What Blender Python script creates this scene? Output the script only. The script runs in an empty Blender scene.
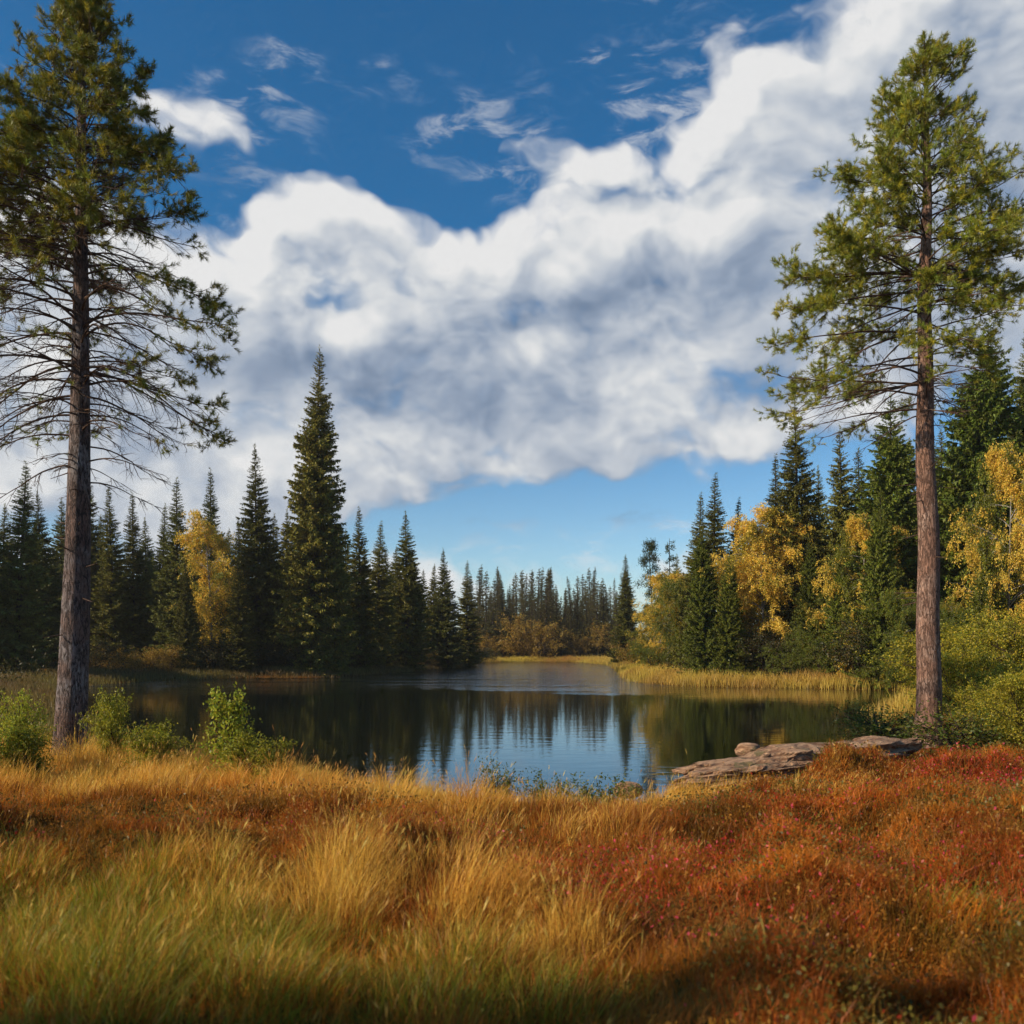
import bpy, math, random
import numpy as np
from mathutils import Vector

sc = bpy.context.scene
col = sc.collection
R = math.radians
F, YH, CAMZ = 900.0, 645.0, 2.5          # focal length in picture widths/1024, horizon row, eye height above the water

# ------------------------------------------------------------------ camera, sky, sun, exposure
cam = bpy.data.cameras.new("camera")
cam.sensor_width = 36
cam.lens = F / 1024 * 36
cam.shift_y = (YH - 512) / 1024
cam.clip_end = 8000
cam.dof.use_dof = True
cam.dof.focus_distance = 26
cam.dof.aperture_fstop = 2.4
camo = bpy.data.objects.new("camera", cam)
col.objects.link(camo)
camo.location = (0, 0, CAMZ)
camo.rotation_euler = (R(90), 0, 0)
sc.camera = camo

SUN_AZ, SUN_EL = R(-112), R(27)           # azimuth from +Y, clockwise
SKY_STRENGTH = 0.1
world = bpy.data.worlds.new("World")
sc.world = world
world.use_nodes = True
nt = world.node_tree
nt.nodes.clear()


def sdir(px, py):
    u = (px - 512) / F
    return math.atan(u), ((YH - py) / F) / math.sqrt(1 + u * u)


class N:
    """small helper to write node trees"""
    def __init__(s, tree): s.t = tree
    def new(s, typ, **kw):
        n = s.t.nodes.new(typ)
        for k, v in kw.items(): setattr(n, k, v)
        return n
    def put(s, sock, v):
        if isinstance(v, bpy.types.NodeSocket): s.t.links.new(v, sock)
        else: sock.default_value = v
    def math(s, op, a, b=0.0, c=None, clamp=False):
        n = s.new("ShaderNodeMath", operation=op, use_clamp=clamp)
        s.put(n.inputs[0], a); s.put(n.inputs[1], b)
        if c is not None: s.put(n.inputs[2], c)
        return n.outputs[0]
    def vmath(s, op, a, b=(0, 0, 0), scale=None):
        n = s.new("ShaderNodeVectorMath", operation=op)
        s.put(n.inputs[0], a)
        if scale is not None: s.put(n.inputs["Scale"], scale)
        else: s.put(n.inputs[1], b)
        return n.outputs["Value"] if op == "LENGTH" else n.outputs[0]
    def ss(s, v, a, b, lo=0.0, hi=1.0, kind="SMOOTHSTEP"):
        n = s.new("ShaderNodeMapRange", interpolation_type=kind)
        s.put(n.inputs[0], v); s.put(n.inputs[1], a); s.put(n.inputs[2], b)
        s.put(n.inputs[3], lo); s.put(n.inputs[4], hi)
        return n.outputs[0]
    def noise(s, vec, scale, detail=2.0, rough=0.5, dist=0.0, out=0):
        n = s.new("ShaderNodeTexNoise")
        s.put(n.inputs["Vector"], vec); s.put(n.inputs["Scale"], scale)
        n.inputs["Detail"].default_value = detail; n.inputs["Roughness"].default_value = rough
        n.inputs["Distortion"].default_value = dist
        return n.outputs[out]
    def mix(s, f, a, b, blend="MIX"):
        n = s.new("ShaderNodeMix", data_type="RGBA", blend_type=blend)
        s.put(n.inputs[0], f); s.put(n.inputs[6], a); s.put(n.inputs[7], b)
        return n.outputs[2]


# the clouds: soft lobes laid out by compass direction and height above the horizon
BLOBS = [  # px, py, rx, ry, tilt, weight
    (292, 215, 75, 62, 20, .95), (375, 225, 80, 58, 0, .8), (215, 250, 60, 50, 0, .35), (192, 118, 70, 45, 25, .66),
    (60, 150, 150, 120, 0, .3), (330, 290, 160, 70, 0, .5), (420, 330, 230, 95, -5, 1.0), (230, 370, 230, 90, 0, .7),
    (500, 270, 110, 70, 25, .7), (600, 260, 140, 90, 20, .8), (690, 190, 120, 85, 35, .75), (550, 172, 85, 42, 20, .42),
    (800, 130, 150, 100, 35, 1.0), (910, 110, 170, 120, 25, 1.0), (960, 20, 160, 80, 0, .8), (735, 35, 70, 48, 10, .50), (680, 110, 40, 30, 0, .3), (540, 215, 60, 40, 20, .4),
    (620, 160, 90, 30, 30, .35),
    (730, 350, 200, 120, 5, 1.2), (745, 400, 100, 45, 0, .7), (900, 270, 220, 130, 0, 1.0), (560, 380, 160, 75, 0, .9), (420, 455, 190, 62, 8, .85),
    (250, 470, 260, 70, 0, .8), (60, 420, 220, 140, 0, .7), (640, 435, 150, 42, 5, .6), (1150, 120, 200, 200, 0, .8),
    (40, 300, 140, 70, 0, .6), (540, 590, 380, 40, 0, .70), (250, 560, 260, 40, 0, .45),
    (-250, 250, 250, 180, 10, .8), (1250, 400, 250, 80, 0, .7),
]
WISPS = [(620, 70, 38, 26, 0, 1.0), (630, 2, 45, 26, 0, .9), (390, 80, 60, 20, 15, .7), (470, 118, 90, 40, 25, .8), (292, 70, 32, 42, -40, .7), (240, 120, 80, 60, 20, .8),
         (520, 170, 90, 50, 10, .8), (720, 70, 90, 80, 30, .9), (490, 530, 60, 12, 4, .7), (615, 523, 90, 12, -3, .9), (560, 560, 330, 40, 0, .7), (640, 130, 60, 40, 20, .7), (250, 200, 60, 50, 0, .7)]
HOLES = [(470, 200, 40, 18, 15, .25), (150, 190, 40, 20, 0, .3), (690, 75, 30, 30, 0, .35), (810, 30, 30, 16, 0, .35), (326, 302, 60, 15, 8, .42), (232, 185, 34, 30, 0, .45), (600, 202, 42, 18, 10, .55), (530, 192, 40, 20, 20, .5),
         (655, 135, 50, 28, 30, .5), (765, 38, 34, 20, 30, .55), (590, 145, 40, 20, 15, .35), (880, 5, 40, 18, 0, .4), (700, 515, 200, 24, 0, .5),
         (560, 508, 70, 42, 0, .5)]
DARKS = [(440, 392, 150, 62, -5, 1.0), (650, 290, 130, 50, 10, .75), (775, 390, 90, 45, 0, .75), (600, 350, 60, 25, 0, .3), (250, 360, 130, 45, 0, .6),
         (985, 160, 120, 150, 0, .75), (900, 60, 120, 60, 0, .25), (520, 300, 80, 40, 0, .2), (130, 440, 120, 40, 0, .4), (330, 500, 150, 30, 0, .2), (850, 300, 120, 60, 0, .35)]


def lobes(n, P, items, power=1.0):
    tot = 0.0
    for px, py, rx, ry, tilt, w in items:
        a, v = sdir(px, py)
        m = n.new("ShaderNodeMapping", vector_type="TEXTURE")
        Q = P if isinstance(tot, float) else n.vmath("ADD", P, n.vmath("SCALE", (1, 1, 0), scale=n.math("MULTIPLY", tot, 1e-7)))
        n.put(m.inputs[0], Q)        # (each lobe waits for the one before it: keeps the shader's memory small)
        m.inputs[1].default_value = (a, v, 0)
        m.inputs[2].default_value = (0, 0, R(tilt))
        m.inputs[3].default_value = (rx / F * 1.25, ry / F * 1.25, 1)
        d = n.vmath("LENGTH", m.outputs[0])
        tot = n.math("ADD", tot, n.ss(d, 0.0, 1.25, w, 0.0))
    return tot


g = bpy.data.node_groups.new("cloud_density", "ShaderNodeTree")
g.interface.new_socket("P", in_out="INPUT", socket_type="NodeSocketVector")
g.interface.new_socket("D", in_out="OUTPUT", socket_type="NodeSocketFloat")
n = N(g)
gi = n.new("NodeGroupInput"); go = n.new("NodeGroupOutput")
wn = n.noise(gi.outputs[0], 7.0, 3.0, 0.55, out=1)
warp = n.vmath("ADD", gi.outputs[0], n.vmath("SCALE", n.vmath("SUBTRACT", wn, (.5, .5, .5)), scale=0.12))
flat = n.vmath("MULTIPLY", warp, (1, 1, 0))
base = lobes(n, flat, BLOBS)
hole = lobes(n, flat, HOLES)
base = n.math("MINIMUM", base, 1.18)
base = n.math("SUBTRACT", base, hole)
fb = n.noise(n.vmath("MULTIPLY", warp, (1, 1.3, 0)), 9.0, 7.0, 0.57)
vo = n.new("ShaderNodeTexVoronoi", feature="SMOOTH_F1"); n.put(vo.inputs["Vector"], n.vmath("MULTIPLY", warp, (1, 1.25, 0)))
vo.inputs["Scale"].default_value = 11.0; vo.inputs["Detail"].default_value = 2.0; vo.inputs["Roughness"].default_value = .55
vo.inputs["Lacunarity"].default_value = 2.3; vo.inputs["Smoothness"].default_value = .7
fb = n.math("ADD", n.math("MULTIPLY", n.math("SUBTRACT", fb, 0.5), 1.15), n.math("MULTIPLY", n.math("SUBTRACT", 0.54, vo.outputs["Distance"]), 0.75))
n.put(go.inputs[0], n.math("ADD", base, fb))

n = N(nt)
tc = n.new("ShaderNodeTexCoord")
sep = n.new("ShaderNodeSeparateXYZ"); n.put(sep.inputs[0], tc.outputs["Generated"])
X, Y, Z = sep.outputs
az = n.math("ARCTAN2", X, Y)
hyp = n.math("SQRT", n.math("ADD", n.math("MULTIPLY", X, X), n.math("MULTIPLY", Y, Y)))
vv = n.math("DIVIDE", Z, n.math("MAXIMUM", hyp, 0.05))
cmb = n.new("ShaderNodeCombineXYZ"); n.put(cmb.inputs[0], az); n.put(cmb.inputs[1], vv)
Pv = cmb.outputs[0]


def dens(vec):
    q = n.new("ShaderNodeGroup", node_tree=g); n.put(q.inputs[0], vec); return q.outputs[0]


D0 = dens(Pv)
Pw = n.vmath("ADD", Pv, n.vmath("SCALE", (1, 1, 0), scale=n.math("MULTIPLY", D0, 1e-7)))
D1 = dens(n.vmath("ADD", Pw, (-0.024, 0.036, 0)))
Px = n.vmath("ADD", Pv, n.vmath("SCALE", (1, 1, 0), scale=n.math("MULTIPLY", D1, 1e-7)))
mask = n.ss(D0, 0.20, 0.78)
thick = n.ss(D0, 0.45, 1.35)
relief = n.math("SUBTRACT", D0, D1)
relief = n.math("MULTIPLY", relief, 0.75)
soft = n.noise(Px, 5.0, 3.0, 0.5)
dark = lobes(n, n.vmath("ADD", Px, n.vmath("SCALE", n.vmath("SUBTRACT", n.noise(Px, 6.0, 4.0, .55, out=1), (.5, .5, .5)), scale=.17)), DARKS)
dark = n.math("ADD", dark, n.math("MULTIPLY", n.math("SUBTRACT", soft, .5), .5))
lum = n.math("SUBTRACT", 0.69, n.math("MULTIPLY", dark, 0.52))
lum = n.math("ADD", lum, relief)
lum = n.math("ADD", lum, n.math("MULTIPLY", n.math("SUBTRACT", n.noise(Px, 9.0, 3.0, .45), .5), .50))
lum = n.math("ADD", lum, n.math("MULTIPLY", n.math("SUBTRACT", 1.0, thick), 0.08))
lum = n.math("MAXIMUM", n.math("MINIMUM", lum, 1.0), 0.0)
ramp = n.new("ShaderNodeValToRGB"); n.put(ramp.inputs[0], lum)
e = ramp.color_ramp.elements
e[0].position = 0.0; e[0].color = (0.16, 0.22, 0.32, 1)
e[1].position = 1.0; e[1].color = (0.72, 0.72, 0.72, 1)
for p_, c_ in ((0.3, (0.27, 0.33, 0.43, 1)), (0.62, (0.46, 0.50, 0.56, 1)), (0.82, (0.61, 0.63, 0.65, 1))):
    k = e.new(p_); k.color = c_
cloudc = n.vmath("SCALE", ramp.outputs[0], scale=1.0 / SKY_STRENGTH)
sky = n.new("ShaderNodeTexSky", sky_type="NISHITA")
sky.sun_disc = False
sky.sun_elevation = SUN_EL
sky.sun_rotation = SUN_AZ
sky.air_density = 1.0; sky.dust_density = 0.4; sky.ozone_density = 2.5
tint = n.mix(n.ss(vv, -0.05, 0.50), (.88, .98, 1.06, 1), (0.27, .80, 1.08, 1))
skyc = n.mix(1.0, sky.outputs[0], tint, "MULTIPLY")
skyc = n.vmath("SCALE", skyc, scale=n.ss(vv, 0.02, 0.30, 1.22, 1.0))
wis = lobes(n, n.vmath("ADD", Px, n.vmath("SCALE", n.vmath("SUBTRACT", n.noise(Px, 9.0, 3.0, .5, out=1), (.5, .5, .5)), scale=.10)), WISPS)
wfb = n.noise(n.vmath("MULTIPLY", Px, (1.0, 2.2, 1)), 16.0, 6.0, .62, .5)
wis = n.math("MULTIPLY", n.math("MINIMUM", wis, 1.0), n.ss(wfb, .40, .75))
mask = n.math("MAXIMUM", mask, n.math("MULTIPLY", n.ss(wis, .04, .85), .46))
final = n.mix(n.math("MULTIPLY", mask, n.ss(vv, -0.02, 0.02)), skyc, cloudc)
bg = n.new("ShaderNodeBackground"); n.put(bg.inputs[0], final); bg.inputs[1].default_value = SKY_STRENGTH
wo = n.new("ShaderNodeOutputWorld"); nt.links.new(bg.outputs[0], wo.inputs[0])
sc.cycles.use_adaptive_sampling = True
sc.cycles.adaptive_threshold = 0.02
sc.cycles.adaptive_min_samples = 12
world.cycles.sampling_method = "MANUAL"
world.cycles.sample_map_resolution = 256

sun = bpy.data.lights.new("sun", "SUN")
sun.energy = 5.0; sun.angle = R(0.6); sun.color = (1.0, 0.86, 0.66)
suno = bpy.data.objects.new("sun", sun); col.objects.link(suno)
sd = Vector((math.sin(SUN_AZ) * math.cos(SUN_EL), math.cos(SUN_AZ) * math.cos(SUN_EL), math.sin(SUN_EL)))
suno.rotation_euler = sd.to_track_quat("Z", "Y").to_euler()
suno.location = sd * 60

sc.view_settings.view_transform = "Standard"
sc.view_settings.look = "None"
sc.view_settings.exposure = 0.15
sc.view_settings.gamma = 1.0
sc.view_settings.use_curve_mapping = False
sc.render.engine = "CYCLES"
sc.cycles.max_bounces = 5
sc.cycles.diffuse_bounces = 2
sc.cycles.glossy_bounces = 3
sc.cycles.transmission_bounces = 3
sc.cycles.caustics_reflective = False
sc.cycles.use_denoising = True
sc.cycles.sample_clamp_indirect = 4.0

# ------------------------------------------------------------------ mesh helpers (numpy)


def norm(a):
    return a / np.maximum(np.linalg.norm(a, axis=-1, keepdims=True), 1e-9)


class MB:
    """collects vertices, faces and a colour per vertex; build() links ONE mesh"""
    def __init__(s): s.v, s.f, s.c, s.n = [], [], [], 0
    def add(s, V, Fc, C=None):
        V = np.asarray(V, np.float32).reshape(-1, 3)
        s.v.append(V); s.f.append(np.asarray(Fc, np.int64) + s.n)
        if C is None: C = np.ones((len(V), 3), np.float32) * .5
        C = np.broadcast_to(np.asarray(C, np.float32), (len(V), 3))
        s.c.append(C); s.n += len(V)
    def mesh(s, name, mat, smooth=False):
        V = np.concatenate(s.v); C = np.concatenate(s.c)
        me = bpy.data.meshes.new(name)
        loops = np.concatenate([f.ravel() for f in s.f])
        tot = np.concatenate([np.full(len(f), f.shape[1]) for f in s.f])
        start = np.concatenate([[0], np.cumsum(tot)[:-1]])
        me.vertices.add(len(V)); me.vertices.foreach_set("co", V.ravel())
        me.loops.add(len(loops)); me.loops.foreach_set("vertex_index", loops.astype(np.int32))
        me.polygons.add(len(tot)); me.polygons.foreach_set("loop_start", start.astype(np.int32))
        me.update(calc_edges=True)
        if smooth:
            me.polygons.foreach_set("use_smooth", np.ones(len(tot), bool))
        at = me.color_attributes.new("col", "FLOAT_COLOR", "POINT")
        at.data.foreach_set("color", np.concatenate([C, np.ones((len(C), 1), np.float32)], 1).ravel().astype(np.float32))
        me.materials.append(mat)
        me.validate()
        return me


def tubes(mb, P, Rr, S=5, C=None):
    """P [n,k,3] centre lines, Rr [n,k] radii"""
    P = np.asarray(P, float); Rr = np.asarray(Rr, float)
    n_, k = P.shape[:2]
    T = np.empty_like(P); T[:, 1:-1] = P[:, 2:] - P[:, :-2]; T[:, 0] = P[:, 1] - P[:, 0]; T[:, -1] = P[:, -1] - P[:, -2]
    T = norm(T)
    ref = np.zeros_like(T); m = np.abs(T[:, :1, 2:3]) > .8
    ref[...] = np.where(m, np.array([1., 0, 0]), np.array([0, 0, 1.]))
    U = norm(np.cross(T, ref)); W = np.cross(T, U)
    a = np.arange(S) / S * 2 * math.pi
    V = P[:, :, None] + Rr[:, :, None, None] * (U[:, :, None] * np.cos(a)[None, None, :, None] + W[:, :, None] * np.sin(a)[None, None, :, None])
    idx = np.arange(n_ * k * S).reshape(n_, k, S)
    A = idx[:, :-1]; B = idx[:, 1:]
    q = np.stack([A, np.roll(A, -1, 2), np.roll(B, -1, 2), B], -1).reshape(-1, 4)
    if C is not None and np.ndim(C) == 2 and len(C) == n_:
        C = np.repeat(C, k * S, 0)
    mb.add(V, q, C)


def diamonds(mb, B, Dr, Sd, L, Wd, C=None, mid=.5):
    L = np.broadcast_to(L, (len(B),))[:, None]; Wd = np.broadcast_to(Wd, (len(B),))[:, None]
    m = B + Dr * L * mid
    V = np.stack([B, m + Sd * Wd / 2, B + Dr * L, m - Sd * Wd / 2], 1)
    q = np.arange(len(B) * 4).reshape(-1, 4)
    if C is not None and np.ndim(C) == 2: C = np.repeat(C, 4, 0)
    mb.add(V, q, C)


def spikes(mb, B, Dr, Sd, L, Wd, C=None):
    L = np.broadcast_to(L, (len(B),))[:, None]; Wd = np.broadcast_to(Wd, (len(B),))[:, None]
    V = np.stack([B - Sd * Wd / 2, B + Sd * Wd / 2, B + Dr * L], 1)
    if C is not None and np.ndim(C) == 2: C = np.repeat(C, 3, 0)
    mb.add(V, np.arange(len(B) * 3).reshape(-1, 3), C)


def rdir(rg, n_):
    return norm(rg.normal(size=(n_, 3)))


def blades(mb, rg, B, H, W, lean_az, bend, C, tipC=None, K=3, twist=None):
    """grass blades: root B, height H, width W, leaning to lean_az by bend*H"""
    n_ = len(B)
    ld = np.stack([np.cos(lean_az), np.sin(lean_az), np.zeros(n_)], 1)
    fa = rg.uniform(0, 2 * math.pi, n_)
    sd_ = np.stack([np.cos(fa), np.sin(fa), np.zeros(n_)], 1)
    rows, cols = [], []
    if tipC is None: tipC = C
    for i in range(K + 1):
        t = i / K
        c = B + np.array([0, 0, 1.]) * (H * (t - .22 * bend * t * t))[:, None] + ld * (H * bend * t ** 1.8)[:, None]
        cc = C * (1 - t) + tipC * t
        if i < K:
            w = W * (1 - .75 * t ** 1.5)
            rows += [c - sd_ * (w / 2)[:, None], c + sd_ * (w / 2)[:, None]]; cols += [cc, cc]
        else:
            rows.append(c); cols.append(cc)
    V = np.stack(rows, 1); Cc = np.stack(cols, 1)
    m = 2 * K + 1
    o = (np.arange(n_) * m)[:, None]
    for i in range(K - 1):
        mb_f = o + np.array([[2 * i, 2 * i + 1, 2 * i + 3, 2 * i + 2]])
        if i == 0: Q = [mb_f]
        else: Q.append(mb_f)
    T = o + np.array([[2 * K - 2, 2 * K - 1, 2 * K]])
    base_n = mb.n
    mb.add(V, np.concatenate(Q), Cc.reshape(-1, 3))
    mb.f.append(T + base_n)


def obj(name, me, parent=None, **props):
    o = bpy.data.objects.new(name, me); col.objects.link(o)
    if parent: o.parent = parent
    for k, v in props.items(): o[k] = v
    return o


def vnoise(x, y, seed=0):
    """smooth value noise on a plane"""
    def h(i, j):
        q = (i * 374761393 + j * 668265263 + seed * 974634777) & 0xffffffff
        q = ((q ^ (q >> 13)) * 1274126177) & 0xffffffff
        return ((q ^ (q >> 16)) & 0xffff) / 65535.0
    xi = np.floor(x).astype(np.int64); yi = np.floor(y).astype(np.int64)
    fx = x - xi; fy = y - yi; fx = fx * fx * (3 - 2 * fx); fy = fy * fy * (3 - 2 * fy)
    return (h(xi, yi) * (1 - fx) + h(xi + 1, yi) * fx) * (1 - fy) + (h(xi, yi + 1) * (1 - fx) + h(xi + 1, yi + 1) * fx) * fy


def fbm(x, y, seed=0, o=4):
    s, a, t = 0, 1, 0
    for i in range(o):
        s = s + a * vnoise(x * 2 ** i, y * 2 ** i, seed + i); t += a; a *= .5
    return s / t


def sstep(a, b, x):
    t = np.clip((x - a) / (b - a), 0, 1); return t * t * (3 - 2 * t)


# ------------------------------------------------------------------ materials
def mat(name):
    m = bpy.data.materials.new(name); m.use_nodes = True
    m.node_tree.nodes.clear(); return m, N(m.node_tree)


def leaf_mat(name, trans=.35, vary=.25, gloss=.06, hue=None, patch=None):
    m, n = mat(name)
    a = n.new("ShaderNodeAttribute", attribute_name="col")
    oi = n.new("ShaderNodeObjectInfo")
    c = a.outputs["Color"]
    k = n.ss(oi.outputs["Random"], 0, 1, 1 - vary, 1 + vary, "LINEAR")
    c = n.vmath("SCALE", c, scale=k)
    if hue:
        wn_ = n.new("ShaderNodeTexWhiteNoise", noise_dimensions="1D"); n.put(wn_.inputs["W"], oi.outputs["Random"])
        c = n.mix(n.math("MULTIPLY", wn_.outputs[0], hue[1]), c, n.mix(1.0, c, hue[0] + (1,), "MULTIPLY"))
    d = n.new("ShaderNodeBsdfDiffuse"); n.put(d.inputs[0], c)
    t = n.new("ShaderNodeBsdfTranslucent"); n.put(t.inputs[0], c)
    mx = n.new("ShaderNodeMixShader"); mx.inputs[0].default_value = trans
    n.put(mx.inputs[1], d.outputs[0]); n.put(mx.inputs[2], t.outputs[0])
    gl = n.new("ShaderNodeBsdfGlossy"); gl.inputs["Roughness"].default_value = .45; gl.inputs[0].default_value = (1, 1, 1, 1)
    m2 = n.new("ShaderNodeMixShader"); m2.inputs[0].default_value = gloss * .25
    n.put(m2.inputs[1], mx.outputs[0]); n.put(m2.inputs[2], gl.outputs[0])
    o = n.new("ShaderNodeOutputMaterial"); n.put(o.inputs[0], m2.outputs[0])
    return m


def bark_mat(name, plate, furrow, accent, sc_=9.0, bump=.9, stretch=.28):
    m, n = mat(name)
    tc = n.new("ShaderNodeTexCoord")
    v = n.vmath("MULTIPLY", tc.outputs["Object"], (1, 1, stretch))
    v = n.vmath("ADD", v, n.vmath("SCALE", n.noise(v, 9, 4, .6, out=1), scale=.20))
    vo = n.new("ShaderNodeTexVoronoi", feature="DISTANCE_TO_EDGE"); n.put(vo.inputs["Vector"], v); vo.inputs["Scale"].default_value = sc_
    edge = n.ss(vo.outputs[0], 0.0, 0.16)
    fine = n.noise(n.vmath("MULTIPLY", tc.outputs["Object"], (1, 1, .35)), 46, 5, .65)
    big = n.noise(tc.outputs["Object"], 1.6, 4, .6)
    c = n.mix(n.ss(big, .42, .66), plate + (1,), accent + (1,))
    c = n.mix(n.ss(fine, .3, .7), n.mix(1.0, c, (.55, .52, .5, 1), "MULTIPLY"), c)
    fib = n.noise(n.vmath("MULTIPLY", v, (1, 1, .55)), 26, 5, .7, .4)
    edge = n.math("MINIMUM", n.math("ADD", n.math("MULTIPLY", edge, .75), n.ss(fib, .5, .62)), 1.0)
    furr = n.math("MULTIPLY", edge, n.ss(fib, .30, .46))
    c = n.mix(n.ss(furr, 0, 1), furrow + (1,), c)
    b = n.new("ShaderNodeBsdfPrincipled"); n.put(b.inputs["Base Color"], c); b.inputs["Roughness"].default_value = .9
    b.inputs["Specular IOR Level"].default_value = .2
    bp = n.new("ShaderNodeBump"); bp.inputs["Strength"].default_value = bump; bp.inputs["Distance"].default_value = .035
    n.put(bp.inputs["Height"], n.math("ADD", n.math("MULTIPLY", furr, .8), n.math("MULTIPLY", fine, .5)))
    n.put(b.inputs["Normal"], bp.outputs[0])
    o = n.new("ShaderNodeOutputMaterial"); n.put(o.inputs[0], b.outputs[0])
    return m


M_needle = leaf_mat("spruce_needles", .18, .3, .05, ((1.25, 1.0, .7), .8))
M_pine = leaf_mat("pine_needles", .25, .0, .12)
M_leaf = leaf_mat("leaves", .45, .12, .06)
M_grass = leaf_mat("grass_blades", .45, .0, .05)
M_barkS = bark_mat("spruce_bark", (.10, .07, .05), (.03, .02, .015), (.13, .10, .08), 7)
M_barkR = bark_mat("red_pine_bark", (.40, .215, .145), (.12, .065, .045), (.50, .33, .25), 15, stretch=.20)
M_barkG = bark_mat("grey_pine_bark", (.23, .145, .115), (.06, .042, .036), (.36, .32, .31), 15, stretch=.20)
M_barkB = bark_mat("birch_bark", (.45, .42, .38), (.12, .10, .08), (.30, .27, .24), 5, .3)
M_twig = bark_mat("twig_bark", (.085, .055, .035), (.045, .03, .02), (.12, .085, .06), 20, .2)
M_twigR = bark_mat("pine_limb_bark", (.15, .085, .05), (.06, .035, .025), (.17, .11, .08), 20, .2)

# ------------------------------------------------------------------ terrain
LK = [(1.9, 13.1), (3.2, 15.9), (5.6, 17.9), (8.0, 20.3), (9.4, 23.5), (12, 28), (15.5, 36), (20, 44), (22, 49), (17, 51.5), (11.5, 54), (9.3, 60),
      (9.4, 68), (11.5, 90), (12.5, 112), (10, 132), (3, 137), (-5, 132), (-7.5, 104), (-10, 85), (-15, 70), (-22, 66), (-26, 60), (-26, 52),
      (-20, 39), (-14.5, 29), (-10.6, 22), (-8.6, 19.6), (-6.8, 18.2), (-3.2, 15.8), (-1.4, 14.4), (0.2, 13.1)]


def closed_spline(pts, k=7):
    p = np.array(pts, float); out = []
    for i in range(len(p)):
        a, b, c, d = p[i - 1], p[i], p[(i + 1) % len(p)], p[(i + 2) % len(p)]
        for t in np.arange(k) / k:
            out.append(.5 * (2 * b + (c - a) * t + (2 * a - 5 * b + 4 * c - d) * t * t + (3 * b - a - 3 * c + d) * t ** 3))
    return np.array(out)


LKP = closed_spline(LK)


def lake_sd(x, y):
    """signed distance to the shoreline, negative in the lake"""
    x = np.asarray(x, float); y = np.asarray(y, float); sh = x.shape; x = x.ravel(); y = y.ravel()
    d = np.full(x.shape, 1e9); ins = np.zeros(x.shape, bool)
    for (ax, ay), (bx, by) in zip(LKP, np.roll(LKP, -1, 0)):
        ex, ey = bx - ax, by - ay; L2 = ex * ex + ey * ey
        t = np.clip(((x - ax) * ex + (y - ay) * ey) / L2, 0, 1)
        d = np.minimum(d, np.hypot(x - ax - t * ex, y - ay - t * ey))
        c = (ay > y) != (by > y)
        if ey != 0: ins ^= c & (x < ex * (y - ay) / ey + ax)
    return np.where(ins, -d, d).reshape(sh)


def heath_w(x, y):
    """where the hummocky heath grows in the foreground (to the right and in a band to the left)"""
    a = sstep(-.1, .9, x - .16 * y + .25 * (fbm(x * .7, y * .7, 5) - .5) * 4) * sstep(15.5, 11.5, y - .35 * x)
    b = sstep(6.2, 7.2, y + 1.4 * (fbm(x, y, 8) - .5)) * sstep(10.6, 9.0, y) * sstep(.2, -2.2, x)
    return np.clip(np.maximum(a, b * .9), 0, 1)


def height(x, y):
    x = np.asarray(x, float); y = np.asarray(y, float)
    d = lake_sd(x, y)
    d = d + .5 * (fbm(x * .8, y * .8, 3) - .5) * sstep(60, 20, y)
    near = 1.02 - .046 * np.clip(y, 2, 17) + .05 * np.clip(-y, 0, 6) * 0
    near = near + .012 * np.clip(np.abs(x) - 4, 0, 20)
    far = .30 + .045 * np.clip(d, 0, 60)
    w = sstep(18, 30, np.hypot(x * .9, y))
    base_ = near * (1 - w) + far * w
    hum = (fbm(x * 1.05 + 3, y * 1.05, 11, 3) - .5) * .95 + (fbm(x * 2.3, y * 2.3, 21, 2) - .5) * .26
    hum = hum * (.35 + .95 * heath_w(x, y)) * (1 - w * .5)
    land = (base_ + hum) * sstep(-.2, 3.2, d) + .08 * sstep(-.5, .4, d)
    bed = -.1 - 1.8 * sstep(0, 10, -d)
    return np.where(d > 0, land + .0, bed * sstep(0, .6, -d) + .08 * sstep(.5, 0, -d))


def axis(a, b, step, lim, gr):
    m = list(np.arange(a, b + 1e-6, step)); s = step
    while m[-1] < lim: s *= gr; m.append(m[-1] + s)
    s = step; lo = [m[0]]
    while lo[0] > -lim: s *= gr; lo.insert(0, lo[0] - s)
    return np.array(lo[:-1] + m)


AX = axis(-13, 13, .13, 3500, 1.07)
AY = axis(1.5, 24, .13, 3500, 1.05)
GX, GY = np.meshgrid(AX, AY)
GZ = height(GX, GY)


def ground(x, y):
    x = np.asarray(x, float); y = np.asarray(y, float)
    i = np.clip(np.searchsorted(AX, x) - 1, 0, len(AX) - 2); j = np.clip(np.searchsorted(AY, y) - 1, 0, len(AY) - 2)
    fx = (x - AX[i]) / (AX[i + 1] - AX[i]); fy = (y - AY[j]) / (AY[j + 1] - AY[j])
    return (GZ[j, i] * (1 - fx) + GZ[j, i + 1] * fx) * (1 - fy) + (GZ[j + 1, i] * (1 - fx) + GZ[j + 1, i + 1] * fx) * fy


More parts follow.
